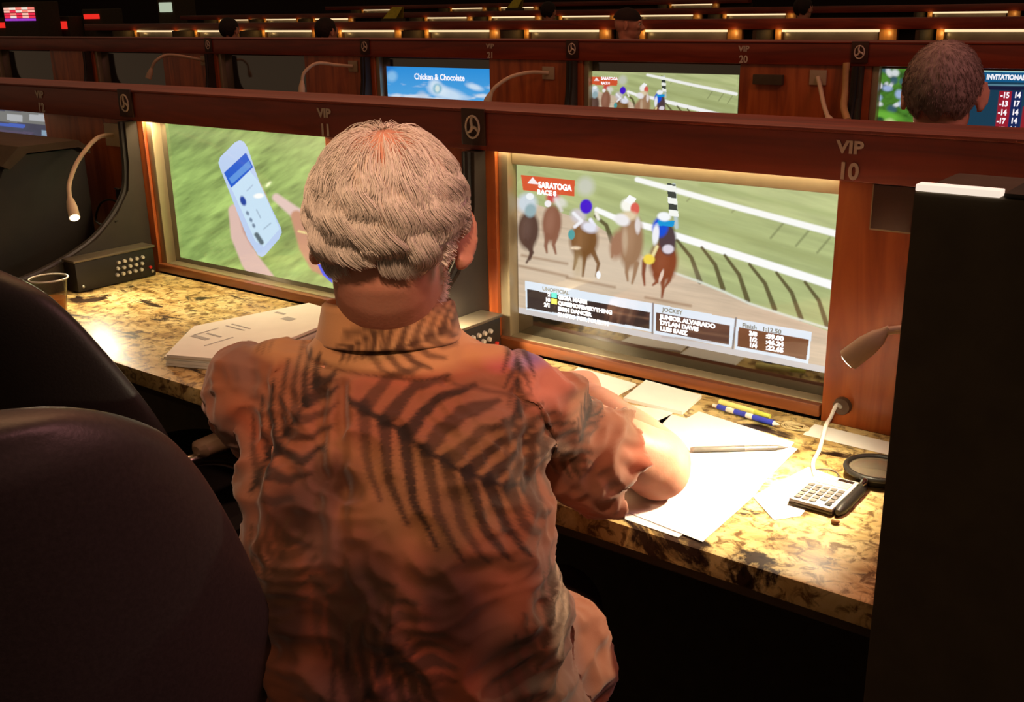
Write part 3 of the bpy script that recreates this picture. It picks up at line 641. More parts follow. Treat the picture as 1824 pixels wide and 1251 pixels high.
# calculator
def oriented(origin, xa, ya):
    """local frame: x along xa, y along ya"""
    xa = np.array([*xa, 0]); xa = xa / np.linalg.norm(xa); ya = np.array([-xa[1], xa[0], 0]); za = np.array([0, 0, 1.])
    R_ = np.stack([xa, ya, za]); o_ = np.array(origin, float)
    return lambda p: np.asarray(p, float) @ R_ + o_
c0 = np.array([*at(1403, 901, z=.75)[:2], .753]); c1 = at(1476, 921, z=.75); c3 = at(1448, 853, z=.75)
xa = (c1 - c0)[:2]; cw = np.linalg.norm(xa); chh = .104
loc = oriented(c0, xa, None)
def lbox(mb_, a, b, bev=.0008):
    t_ = MB().box(a, b, bev); mb_.add(loc(np.concatenate(t_.v)), t_.f); return mb_
calc = thing('calculator', tuple(c0), 'silver pocket calculator with a grey display beside the black magnifier', 'calculator')
cw = .062
lbox(MB(), (0, 0, 0), (cw, chh, .004), .002).build('dark_base', M_black, calc)
lbox(MB(), (.0005, .0005, .004), (cw - .0005, chh - .0005, .009), .002).build('faceplate', M_silver, calc)
lbox(MB(), (.006, chh - .034, .0088), (cw - .006, chh - .016, .0096), .0003).build('display', M_lcd, calc)
lbox(MB(), (.034, chh - .0125, .0088), (cw - .006, chh - .005, .0096), .0003).build('solar_cell', M_solar, calc)
for i in range(5):
    for j in range(5):
        x_, y_ = .0055 + i * .0107, .006 + j * .0118
        if i == 3 and j == 0: continue
        big = (i == 4 and j == 0)
        lbox(MB(), (x_ - (.0107 if 0 else 0), y_, .0088), (x_ + .0082, y_ + .0085, .0106), .0008).build('key', M_keygrey if not big else M_blackm, calc)
# magnifier: dark ring, glass, folding handle
mc = at(1563, 832, z=.77); mg = thing('magnifying_glass', (mc[0], mc[1], .7505), 'black round magnifying glass lying behind the calculator, half hidden by the black cabinet', 'magnifier')
ring = [(mc[0] + .043 * math.cos(a), mc[1] + .043 * math.sin(a), .768) for a in np.linspace(0, 2 * PI, 41)]
MB().tube(ring, .0042, 10, cap=False).build('lens_rim', M_blackm, mg)
MB().lathe([(.001, .0215), (.02, .0205), (.034, .0185), (.041, .0165), (.034, .0155), (.02, .0145), (.001, .014)], (mc[0], mc[1], .7505), 36).build('lens', mat('lens_glass', (.5, .42, .3), .05, trans=.75, var=.02), mg)
dn = at(1492, 915, z=.756) - np.array([mc[0], mc[1], .756]); L_ = np.linalg.norm(dn); dn /= L_
sd_ = np.array([-dn[1], dn[0], 0])
hp = [np.array([mc[0], mc[1], .757]) + dn * t_ for t_ in (.048, .07, L_ - .02, L_)]
MB().tube(hp, [.005, .0075, .0085, .004], 10, smooth=3).build('handle', M_blackm, mg)
MB().tube([np.array([mc[0], mc[1], .766]) + dn * t_ for t_ in (.040, .052, .064)], [.003, .0055, .003], 10, smooth=3).build('hinge', M_chrome, mg)
MB().lathe([(.030, 0), (.032, .004), (.036, .010), (.034, .012)], (mc[0], mc[1], .7508), 30).build('base_ring', M_blackm, mg)
# eraser-like brown bean near calculator
be = at(1488, 930, z=.753); tag(MB().ell((be[0], be[1], .754), (.006, .005, .0035), k=16, m=10).build('brown_bead', mat('brown_bead', (.30, .14, .05), .3), None), 'small brown bead on the granite just below the calculator', 'bead')
# ------------------------------------------------------------------ tall black cabinet at the right
kx0 = -.309 * .95
kb = thing('black_cabinet', (kx0 + .3, 1.0, 0), 'tall plain black cabinet filling the right side of the view', 'cabinet')
MB().box((kx0, .95, .06), (.60, 1.078, 1.246), .004).build('body', M_black, kb)
MB().box((kx0 + .01, .96, 0), (.59, 1.07, .06)).build('plinth', M_black, kb, smooth=False)
MB().box((kx0 + .002, .948, 1.2465), (kx0 + .072, .964, 1.2525), .001).build('edge_sheen_strip', emis('painted_edge_sheen', (.95, .82, .68), .9), kb)  # glowing strip painted in for the sheen along the cabinet's top edge
MB().box((kx0 + .074, .952, 1.2465), (.598, 1.07, 1.2505), .001).build('top_plate', M_blackm, kb)
# ------------------------------------------------------------------ second row
pan2 = []
for k in range(-8, 2): pan2.append((tvx(k) + .680, tvx(k + 1)))
wall_row(3.6, zoff2, -9.5, 1.6, 'cherry panelled back wall of the second row, seen above the front rail', pan2)
sky_tv = television(tvx(-2), 3.6, zoff2, 'small far television with a bright blue sky advert, left of the bent lamp', paint_sky, res=(220, 120), lit=(at(687, 122, y=3.63)[0], at(881, 130, y=3.63)[0], .83, 1.155))
yy2 = 3.6 + .0335
c = at(738, 141, y=yy2); text('caption_text', 'Chicken & Chocolate', c[0], yy2, c[2], .036, M_textw, sky_tv, .95, 'LEFT', .0002, offset=.001)
def pm(X, Z): return pix(np.stack([(X - (-1.805)) * .998 + (-1.258) - .0, np.full_like(X, WALL + .035), (Z - 1.16) * .98 + 1.124], -1))
x0r, x1r = at(1048, 125, y=3.635)[0], at(1317, 130, y=3.635)[0]
def pm2(X, Z):
    f = (X - x0r) / (x1r - x0r); return pix(np.stack([-1.263 + f * .657, np.full_like(X, WALL + .035), 1.1165 - (1.157 - Z) * .965], -1))
race2 = television(tvx(-1), 3.6, zoff2, 'smaller far television repeating the horse race, above the front rail', paint_race, res=(300, 150), lit=(x0r, x1r, .86, 1.157), pixmap=pm2, m=M_screen_dim)
c = at(1063, 143, y=yy2); text('caption_text', 'SARATOGA', c[0] + .02, yy2, c[2] + .003, .0155, M_textw, race2, .95, 'LEFT', .0002, offset=.0008); text('caption_text', 'RACE 8', c[0] + .02, yy2, c[2] - .014, .0125, M_textw, race2, 1, 'LEFT', .0002, offset=.0008)
odds = television(tvx(0), 3.6, zoff2, 'far television with flowers and a blue and red odds board, behind the second man\'s head', paint_odds, res=(300, 150), m=M_screen_dim, lit=(at(1546, 115, y=3.633)[0], -.46, .82, 1.19))
for i in range(6):
    for u, s in ((1782 - i * 2.4, ('-15', '-13', '-14', '-17', '-17', '-19')[i]), (1806 - i * 2.2, ('14', '17', '14', '14', '14', '17')[i])):
        c = at(u, 174 + i * 15.2, y=yy2); text('odds_text', s, c[0], yy2, c[2], .024, M_textw, odds, .8, 'LEFT', .0002, offset=.001)
c = at(1757, 141, y=yy2); text('odds_text', 'INVITATIONAL', c[0], yy2, c[2], .021, M_textw, odds, .8, 'LEFT', .0002, offset=.001)
for k, lb in ((-3, 'dark switched-off television of the second row, left of the blue sky advert'), (-4, 'dark switched-off television of the second row, second left of the blue sky advert'), (-5, 'dark switched-off television of the second row, third left of the blue sky advert')):
    television(tvx(k), 3.6, zoff2, lb, group='switched-off televisions of the second row')
for k in range(-5, 1):
    partition(GX + k * PITCH, 3.6, zoff2, {0: 'dark divider of the second row, between the far race and odds televisions', -1: 'dark divider of the second row, between the sky advert and the far race television', -2: 'dark divider of the second row, left of the blue sky advert'}.get(k, 'dark divider deep in the shadowed left part of the second row'), 'dividers of the second row')
def gl2(u, v, path, hd, label, on=0, **kw):
    c = at(u, v, y=3.6)
    return gooseneck(c[0], 3.6, c[2], [at(a, b, y=yy) for a, b, yy in path], at(hd[0], hd[1], y=hd[2]), label, on, 'gooseneck lamps of the second row', rad=.0075, head_r=.016, pw=.06, ph=.05, **kw)
gl2(365, 108, [(340, 103, 3.53), (300, 98, 3.44), (278, 108, 3.38), (270, 122, 3.36)], (264, 140, 3.34), 'dim gooseneck lamp in the shadows at the upper left of the second row', col=M_plate)
gl2(630, 118, [(600, 116, 3.53), (565, 113, 3.44), (543, 128, 3.38), (538, 145, 3.36)], (537, 168, 3.34), 'unlit gooseneck lamp left of the blue sky advert')
gl2(978, 130, [(945, 129, 3.53), (910, 137, 3.44), (885, 153, 3.38), (875, 165, 3.36)], (864, 190, 3.34), 'unlit gooseneck lamp bending across the right edge of the blue sky advert')
gl2(1458, 138, [(1461, 155, 3.56), (1467, 185, 3.50), (1474, 207, 3.46)], (1487, 231, 3.42), 'lit gooseneck lamp with a small star-bright bulb beside the second man', on=1, power=1.2)
tag(MB().tube([at(1508, 112, y=3.58), at(1506, 160, y=3.57), at(1503, 190, y=3.54), at(1510, 215, y=3.50)], .0115, 12, smooth=6).build('hanging_hose', mat('tan_rubber', (.50, .30, .12), .5), None), 'tan vertical hose hanging just right of the star-bright lamp', 'hose')
tag(MB().box(at(1345, 132, y=3.599), at(1392, 152, y=3.58), .002).build('black_wall_box', M_black, None), 'small black box on the wood right of the far race television', 'box')
# ------------------------------------------------------------------ rows further back
def far_row(y, z_top, z_bot, xs, label, lab_tv, lab_post, h, grp, tv=True, s=1.0):
    x0, x1 = min(xs) - 1, max(xs) + 1.4
    t = thing('header_rail', ((x0 + x1) / 2, y, z_top), label, 'rail')
    MB().box((x0, y - .012, z_top), (x1, y + .13, z_top + h), .003).build('beam', M_rail, t)
    tag(MB().box((x0, y + .135, 0), (x1, y + .16, z_top - .002)).build('carrel_back_wall', M_black, None, smooth=False), label.replace('rail', 'back wall under the rail'), 'wall panel')
    m_tv = mat('grey_television_face' + grp, (.30, .25, .17), .25, var=.5, scale=2)
    first = None
    for i, x in enumerate(xs):
        lb = f'{lab_tv} {i + 1}' if 0 else lab_tv
        if first is None:
            first = thing('carrel_bay', (x, y, z_bot), lb, 'carrel bay', grp)
            MB().box((x + .08, y + .03, z_bot - .3), (x + .78, y + .06, z_top - .001), .002).build('television', m_tv, first)
            MB().box((x + .08, y + .004, z_top - .018), (x + .80, y + .012, z_top - .002)).build('light_strip', M_led2, first, smooth=False)
            MB().box((x + .03, y, z_bot - .3), (x + .078, y + .04, z_top - .001), .001).build('left_post', M_postlit, first)
            MB().box((x + .80, y, z_bot - .3), (x + .92, y + .04, z_top - .001), .001).build('right_post', M_postlit, first)
            MB().box((x - .03, y - .25, z_bot - .3), (x, y + .04, z_top - .001), .001).build('divider', M_black, first)
            for q in (.06, .86):
                l = bpy.data.lights.new('post_glow', 'POINT'); l.energy = .10 * s; l.color = (1, .6, .2); l.shadow_soft_size = .01
                o = bpy.data.objects.new('post_glow', l); C.objects.link(o); o.parent = first; o.location = (q, -.035, z_top - z_bot - .02)
        else: dup(first, (x, y, z_bot), lb, grp)
    return t
M_led2 = emis('far_led_glow', (1.0, .74, .42), 1.1)
M_postlit = wood('far_post_lit_wood', (.35, .15, .03), (.55, .26, .06), (.7, .4, .12), 'Z', .4)  # brighter copy of the cherry wood, strip light put into the colour
far_row(7.6, 1.216, 1.135, [-6.95 + k * PITCH for k in range(-4, 5)], 'dark cherry rail of the third row, above the strip of grey screens',
        'lit carrel bay of the third row with a grey screen between amber-lit posts', '', .075, 'carrel bays of the third row')
far_row(11.6, 1.285, 1.21, [-15.2 + k * PITCH for k in (0, 1, 2, 4, 5, 6, 7, 8, 10)], 'dark cherry rail of the fourth row, high in the view',
        'lit carrel bay of the fourth row seen as a thin bright line', '', .07, 'carrel bays of the fourth row', s=.5)
far_row(15.6, 1.40, 1.33, [-18.2 + k * PITCH for k in (2, 4, 5, 8)], 'dark rail of the rearmost row at the top of the view',
        'lit carrel bay of the rearmost row at the very top of the view', '', .07, 'carrel bays of the rearmost row', s=.3)
# yellow tent cards
for (u0, v0, u1, v1, yy, lb) in ((682, 33, 712, 12, 9.5, 'yellow tent card standing at the top, left of the rails\' centre'), (903, 14, 928, -4, 13.0, 'second yellow tent card, higher and right of the first')):
    a, b = at(u0, v0, y=yy), at(u1, v1, y=yy); w_ = (b[0] - a[0]) * .75
    t = thing('tent_card', (a[0], yy, a[2]), lb, 'card', 'yellow tent cards')
    MB().prism([(a[0], yy, a[2]), (a[0] + w_, yy, a[2]), (b[0], yy + .05, b[2]), (b[0] - w_ * .8, yy + .05, b[2])], (0, 1, 0), .006).build('front_panel', M_yellow, t, smooth=False)
    MB().prism([(a[0], yy + .12, a[2]), (a[0] + w_, yy + .12, a[2]), (b[0], yy + .06, b[2]), (b[0] - w_ * .8, yy + .06, b[2])], (0, 1, 0), .006).build('back_panel', M_yellow, t, smooth=False)
    MB().box((a[0] - .02, yy - .01, 0), (a[0] + w_ + .02, yy + .14, a[2]), .002).build('stand', M_black, t)
# slot machines glowing red, top left
def slot(u0, v0, u1, v1, yy, label, m, cells=False):
    a, b = at(u0, v1, y=yy), at(u1, v0, y=yy)
    t = thing('slot_machine', ((a[0] + b[0]) / 2, yy, 0), label, 'slot machine', 'slot machines at the far left')
    MB().box((a[0] - .08, yy + .01, 0), (b[0] + .08, yy + .5, b[2] + .1), .02).build('cabinet', M_black, t)
    if cells:
        cols = [(1, .25, .2), (1, .55, .45), (.9, .8, .7), (.9, .03, .08), (.35, .05, .6)]
        r = random.Random(4)
        for i in range(5):
            for j in range(5):
                cc_ = cols[4] if j == 0 else cols[(i * 2 + j * 3 + r.randint(0, 1)) % 4]
                w_, h_ = (b[0] - a[0]) / 5, (b[2] - a[2]) / 5
                MB().box((a[0] + i * w_ + .008, yy - .01, a[2] + j * h_ + .006), (a[0] + (i + 1) * w_ - .008, yy + .012, a[2] + (j + 1) * h_ - .006)).build('reel_symbol', emis('symbol_glow', cc_, .9), t, smooth=False)
    else: MB().box((a[0], yy - .01, a[2]), (b[0], yy + .012, b[2]), .01).build('lit_panel', m, t)
slot(10, 12, 60, 38, 12.0, 'slot machine with a glowing grid of red and white symbols at the upper left corner', M_red, True)
slot(-20, 40, 20, 50, 12.3, 'slot machine with a low red glow at the very left edge', M_red)
slot(75, 38, 118, 52, 12.6, 'slot machine with a red lit base, right of the glowing grid', M_red)
slot(150, 25, 176, 34, 12.9, 'slot machine with a small bright red panel above the thin light lines', M_red)
slot(285, 4, 305, 22, 13.2, 'machine with a small white and blue screen at the top', emis('pale_screen_glow', (.5, .6, .45), .8))
# ------------------------------------------------------------------ chairs
def swivel_chair(loc, rz, label, m, wtop=.15, back_top=1.0, z_seat=.47, arms=True):
    t = thing('swivel_chair', (0, 0, 0), label, 'chair', 'dark swivel chairs')
    # facing +Y in local space; back at y=-.27
    prof = [(.40, .20), (.47, .255), (.55, .285), (.64, .295), (.72, .285), (.80, .262), (.87, .235), (.93, .205), (.97, .17), (1.0, .11), (1.012, .03)]
    prof = [(z_ * 1.0 if z_ < .6 else .6 + (z_ - .6) * (back_top - .6) / .412, w_) for z_, w_ in prof]
    pp_, th_ = catmull([np.array([z_, w_, 0.]) for z_, w_ in prof], [.03] + [.045] * (len(prof) - 3) + [.034, .010], 6)
    rings = []; kk = 56; tt = np.arange(kk) * 2 * PI / kk
    for i, ((z_, w_, _), th) in enumerate(zip(pp_, th_)):
        f_ = (z_ - .4) / (back_top - .4); yb = -.25 - .10 * f_; w_ = max(w_, .01)
        cs, sn = np.cos(tt), np.sin(tt)
        x_ = w_ * np.sign(cs) * np.abs(cs) ** .8; y_ = th * np.sign(sn) * np.abs(sn) ** .8 + .55 * x_ ** 2 / .3 * .9
        rings.append(np.stack([x_, yb + y_, np.full(kk, z_)], 1))
    MB().loft(rings).build('backrest', m, t)
    s_ = MB(); rr = []
    for z_, a in ((z_seat - .09, .22), (z_seat - .07, .25), (z_seat - .02, .262), (z_seat, .245), (z_seat + .006, .15)):
        cs, sn = np.cos(tt), np.sin(tt); rr.append(np.stack([a * np.sign(cs) * np.abs(cs) ** .5, .02 + a * np.sign(sn) * np.abs(sn) ** .5, np.full(kk, z_)], 1))
    s_.loft(rr).build('seat', m, t)
    for sx in (-1, 1) if arms else ():
        am = MB().tube([(sx * .262, -.27, .56), (sx * .272, -.24, .625), (sx * .272, -.12, .645)], [.012, .013, .013], 10, smooth=4).add([], []) if 0 else MB().tube([(sx * .25, .10, .42), (sx * .285, .06, .50), (sx * .285, -.02, .60), (sx * .28, -.12, .635), (sx * .275, -.215, .60)], [.013] * 5, 10, smooth=5)
        ar = am.build('armrest_bracket', M_chrome, t)
        pr_ = []
        for y_, a, b in ((-.10, .012, .008), (-.09, .026, .015), (0, .031, .018), (.12, .031, .018), (.19, .026, .015), (.205, .012, .008)):
            pr_.append(np.stack([sx * .285 + a * np.cos(tt), np.full(kk, y_), .652 + b * np.sin(tt)], 1))
        MB().loft(pr_).build('arm_pad', M_pad, t)
    MB().tube([(0, 0, .08), (0, 0, z_seat - .085)], .03, 16).build('gas_column', M_chrome, t)
    for k_ in range(5):
        a = k_ * 2 * PI / 5 + .3; e = (.29 * math.cos(a), .29 * math.sin(a))
        MB().tube([(0, 0, .10), (e[0] * .5, e[1] * .5, .09), (e[0], e[1], .065)], [.03, .024, .017], 10).build('base_leg', M_blackm, t)
        MB().tube([(e[0] * 1.02 - .013 * math.sin(a), e[1] * 1.02 + .013 * math.cos(a), .028), (e[0] * 1.02 + .013 * math.sin(a), e[1] * 1.02 - .013 * math.cos(a), .028)], .027, 14).build('caster', M_blackm, t)
    t.location = loc; t.rotation_euler = (0, 0, rz); return t
chA = swivel_chair((-1.11, .458, 0), 1.10, 'dark swivel chair turned sideways nearest the camera, its rounded back filling the lower left', M_vinyl2, back_top=1.12)
chB = swivel_chair((-1.83, 1.14, 0), .0, 'dark swivel chair in front of the left granite desk, with a bright chrome armrest', M_vinyl, back_top=1.02)
chC = dup(chB, (.33, .52, 0), 'dark swivel chair at the lower right corner before the black cabinet', rz=0.1)
# ------------------------------------------------------------------ people
def nrm(a): a = np.asarray(a, float); return a / (np.linalg.norm(a) + 1e-12)
def remesh(mb, vox, smooth_it=4):
    """one continuous skin grown over overlapping limbs; returns vertices, faces"""
    me = bpy.data.meshes.new('tmp'); me.from_pydata(np.concatenate(mb.v).tolist(), [], mb.f)
    bm = bmesh.new(); bm.from_mesh(me); bmesh.ops.recalc_face_normals(bm, faces=bm.faces[:]); bm.to_mesh(me); bm.free()
    o = bpy.data.objects.new('tmp', me); C.objects.link(o)
    r = o.modifiers.new('r', 'REMESH'); r.mode = 'VOXEL'; r.voxel_size = vox
    s = o.modifiers.new('s', 'SMOOTH'); s.iterations = smooth_it; s.factor = .6
    ev = o.evaluated_get(bpy.context.evaluated_depsgraph_get()); m2 = bpy.data.meshes.new_from_object(ev)
    n = len(m2.vertices); V = np.empty(n * 3); m2.vertices.foreach_get('co', V); V = V.reshape(-1, 3)
    nn = np.empty(n * 3); m2.vertices.foreach_get('normal', nn)
    F = [tuple(p.vertices) for p in m2.polygons]
    bpy.data.objects.remove(o); bpy.data.meshes.remove(me); bpy.data.meshes.remove(m2)
    return V, F, nn.reshape(-1, 3)
def raw(name, V, F, m, parent, col=None, flip=False):
    me = bpy.data.meshes.new(name); loc = np.zeros(3); p = parent
    while p is not None: loc = loc + np.array(p.location); p = p.parent
    me.from_pydata((np.asarray(V) - loc).tolist(), [], F); me.update()
    me.polygons.foreach_set('use_smooth', [True] * len(me.polygons))
    if col is not None:
        ca = me.color_attributes.new('print', 'FLOAT_COLOR', 'POINT')
        ca.data.foreach_set('color', np.concatenate([np.clip(col, 0, 1), np.ones((len(col), 1))], 1).ravel())
    me.materials.append(m); o = bpy.data.objects.new(name, me); C.objects.link(o); o.parent = parent; return o
def cull(V, F, keep):
    """drop faces with a vertex outside keep, and unused vertices"""
    F = [f for f in F if all(keep[i] for i in f)]
    used = sorted({i for f in F for i in f}); mp = {a: b for b, a in enumerate(used)}
    return V[used], [tuple(mp[i] for i in f) for f in F], used
def ringe(c, R_, Fw, a, b, k=40, n=2.4):
    t = np.arange(k) * 2 * PI / k; cs, sn = np.cos(t), np.sin(t); e = 2 / n
    return np.asarray(c) + (a * np.sign(cs) * np.abs(cs) ** e)[:, None] * R_ + (b * np.sign(sn) * np.abs(sn) ** e)[:, None] * Fw
def spline(keys, n):
    """keys: rows of numbers with first column a rising parameter"""
    K = np.array(keys, float); t = np.linspace(K[0, 0], K[-1, 0], n)
    return np.stack([t] + [np.interp(t, K[:, 0], K[:, j]) for j in range(1, K.shape[1])], 1)
def nfield(V, s, seed=0, st=(1, 1, 1)):
    return np.array([noise.noise(Vector((v[0] * s * st[0] + seed, v[1] * s * st[1], v[2] * s * st[2]))) for v in V])
def skin_mat(name, base, red):
    h = N(name); b = h.b; tc = h.n('ShaderNodeTexCoord')
    n1 = h.n('ShaderNodeTexNoise'); n1.inputs['Scale'].default_value = 22; n1.inputs['Detail'].default_value = 5; h.l(tc.outputs['Object'], n1.inputs[0])
    h.l(ramp(h, n1.outputs[0], [(.3, base), (.7, red)]), b.inputs['Base Color'])
    b.inputs['Roughness'].default_value = .5; b.inputs['Subsurface Weight'].default_value = .12; b.inputs['Subsurface Radius'].default_value = (.012, .004, .002)
    n2 = h.n('ShaderNodeTexNoise'); n2.inputs['Scale'].default_value = 260; h.l(tc.outputs['Object'], n2.inputs[0])
    bp = h.n('ShaderNodeBump'); bp.inputs['Strength'].default_value = .2; bp.inputs['Distance'].default_value = .001; h.l(n2.outputs[0], bp.inputs['Height']); h.l(bp.outputs[0], b.inputs['Normal'])
    return h.m
SKIN = skin_mat('pink_skin', (.60, .27, .18), (.70, .36, .25))
def hand(mb, wr, d, pn, side, curl=.5):
    """palm, four unequal fingers and a thumb; d: direction, pn: palm normal (down), side: thumb side"""
    d = nrm(d); pn = nrm(pn - d * (np.dot(pn, d))); s = np.cross(d, pn); s = s if np.dot(s, side) > 0 else -s
    mb.loft([ringe(wr + d * t, s, pn, a, b, 20, 2.6) for t, a, b in ((-.03, .026, .020), (0, .027, .018), (.03, .036, .016), (.06, .041, .015), (.085, .040, .013), (.092, .034, .008))])
    for i, (off, L, r) in enumerate(((.030, .072, .0088), (.010, .080, .0090), (-.010, .075, .0086), (-.029, .058, .0078))):
        p = wr + d * (.080 - abs(i - 1) * .004) + s * off; pts = [p - d * .02, p]; ang = .12 + curl * .3; q = p
        for j, fr in enumerate((.45, .31, .24)):
            q = q + (d * math.cos(ang) + pn * math.sin(ang) + s * (off * .9)) * L * fr; pts.append(q); ang += curl * .75
        mb.tube(pts, [r * 1.05, r, r * .98, r * .92, r * .72], 10, smooth=3); mb.ell(pts[-1], (r * .72,) * 3, k=10, m=8)
    p = wr + d * .018 + s * .022; t_ = [p, p + s * .024 + d * .022 + pn * .006, p + s * .034 + d * .052 + pn * .014, p + s * .032 + d * .074 + pn * .022]
    mb.tube(t_, [.015, .0125, .0105, .008], 10, smooth=3); mb.ell(t_[-1], (.008,) * 3, k=10, m=8)
def head_shapes(mb, hc, r, f, u, s=1.0):
    """skull, jaw, brow, nose, lips, ears"""
    L = lambda x, y, z: hc + (r * x + f * y + u * z) * s
    A = np.stack([r, f, u]); E = lambda c, rad: mb.ell(L(*c), tuple(q * s for q in rad), A)
    E((0, -.012, .012), (.077, .096, .090)); E((0, -.035, .0), (.074, .070, .080)); E((0, .030, -.005), (.068, .068, .078)); E((0, .040, -.058), (.054, .052, .058)); E((0, .066, -.088), (.028, .024, .022))
    E((.036, .010, -.062), (.026, .050, .040)); E((-.036, .010, -.062), (.026, .050, .040))
    E((0, .082, .022), (.048, .016, .012)); E((.032, .078, -.020), (.020, .016, .016)); E((-.032, .078, -.020), (.020, .016, .016))
    mb.tube([L(0, .086, .018), L(0, .100, -.006), L(0, .112, -.024), L(0, .098, -.033)], [.009 * s, .011 * s, .015 * s, .010 * s], 12, smooth=3)
    E((.012, .098, -.030), (.009, .010, .007)); E((-.012, .098, -.030), (.009, .010, .007))
    E((0, .089, -.052), (.024, .011, .006)); E((0, .088, -.061), (.021, .010, .006))
    for k in (-1, 1):
        er = nrm(r * k * .82 - f * .55); ef = np.cross(u, er) * 1.0
        Ae = np.stack([er, nrm(ef), u]); c = L(k * .084, -.004, -.014)
        mb.ell(c, (.0075 * s, .018 * s, .033 * s), Ae); t = np.linspace(-2.2, 2.4, 16)
        mb.tube([c + nrm(ef) * (-k) * 0 + er * .004 + nrm(ef) * .017 * s * math.cos(a) + u * .031 * s * math.sin(a) for a in t], .0042 * s, 8)
        mb.ell(c - u * .030 * s, (.0065 * s, .010 * s, .010 * s), Ae)
def eyes(hc, r, f, u, root, body, s=1.0):
    for k in (-1, 1):
        e = MB().ell(hc + (r * k * .031 + f * .080 + u * .004) * s, (.0125 * s,) * 3).build('eye', M_white, root)
        MB().ell(hc + (r * k * .031 + f * .0915 + u * .004) * s, (.005 * s, .003 * s, .005 * s), np.stack([r, f, u])).build('iris', M_black, e)
def hair_strands(hc, r, f, u, n, root, name, m, Lmean, lift, bald=None, wave=.5, rad=.00033, seed=1, back=.045, hairline=-.055):
    """combed strands that leave the crown, lie over the skull and wave at their ends"""
    g = np.random.default_rng(seed); cen = hc + f * -.018 + u * .008
    ax = np.array([.0805, .0985, .0925])                       # skull radii incl. skin
    cr = nrm(np.array([0, -.62, 1.0]))                         # crown direction (head frame: right, forward, up)
    e1 = nrm(np.cross(cr, [0, 1, 0])); e2 = np.cross(cr, e1)
    K = 3; T = np.arange(K) * 2 * PI / K; V = []; F = []; nb = 0; S = 13; cnt = 0; tries = 0
    while cnt < n and tries < n * 6:
        tries += 1
        az = g.random() * 2 * PI; po = math.acos(1 - g.random() * 1.62)
        if bald and po < bald * (1 + .25 * math.sin(az * 3 + 1)) and g.random() > .20 + .6 * (po / bald) ** 3: continue
        def pt(a, p_):
            dd = cr * math.cos(p_) + (e1 * math.cos(a) + e2 * math.sin(a)) * math.sin(p_); return dd * ax, dd
        q, dd = pt(az, po)
        # hairline: not on the face, stops above nape
        if q[1] > .048 + .02 * (q[2] > .03) and q[2] < .062: continue
        if q[2] < hairline or (q[2] < -.015 and q[1] > -.012): continue
        if q[1] > .066: continue
        cnt += 1
        L_ = Lmean * (.6 + .6 * g.random()) / .09; cl = math.floor((az + .10 * math.sin(po * 4)) * 3.4); ph = (cl * 2.4) % 6.28; amp = wave * (.8 + .4 * math.sin(cl * 5.1))
        li = lift * (.35 + .65 * g.random()); P_ = []
        pm_ = po                                              # where this strand meets the hairline
        while pm_ < 2.3:
            qq, _ = pt(az, pm_); side_ = abs(qq[0]) / .08
            lim = hairline - .012 + .006 * math.sin(cl * 1.7) if qq[1] < -.030 else (-.022 if qq[1] < .0 else .006)
            if qq[2] < lim: break
            pm_ += .02
        end = min(po + L_, pm_ + .05 * g.random())
        for i in range(S):
            t = i / (S - 1); pp = po + (end - po) * t
            lowf = min(1, max(.12, (pp - .75) / .7)); drift = lowf * amp * (math.sin(ph + pp * 8.5) - math.sin(ph + po * 8.5)) * .17
            q, dd = pt(az + drift / max(.5, math.sin(min(pp, 2.6))), pp)
            ridge = .0060 * wave * math.sin(pp * 8.5 + ph + 1.2) * lowf
            rr = 1 + (li * math.sin(min(1, t * 2.2) * PI / 2) * (1 - .45 * t) + ridge + .0015) / .09
            P_.append(cen + (r * q[0] + f * q[1] + u * q[2]) * rr)
        rads = [rad * (1 if t < .7 else 1.25 - t * .9) + .00005 for t in np.linspace(0, 1, S)]
        P_ = np.array(P_); d_ = np.gradient(P_, axis=0); d_ /= np.linalg.norm(d_, axis=1)[:, None] + 1e-9
        n1 = np.cross(d_, [0.3, .2, .93]); n1 /= np.linalg.norm(n1, axis=1)[:, None] + 1e-9; n2 = np.cross(d_, n1)
        ring = P_[:, None] + np.array(rads)[:, None, None] * (np.cos(T)[None, :, None] * n1[:, None] + np.sin(T)[None, :, None] * n2[:, None])
        V.append(ring.reshape(-1, 3))
        F += [(nb + i * K + j, nb + i * K + (j + 1) % K, nb + (i + 1) * K + (j + 1) % K, nb + (i + 1) * K + j) for i in range(S - 1) for j in range(K)]
        nb += S * K
    return raw(name, np.concatenate(V), F, m, root)
def shirt_finish(V, F, N_, amp, seed, cuts):
    return V
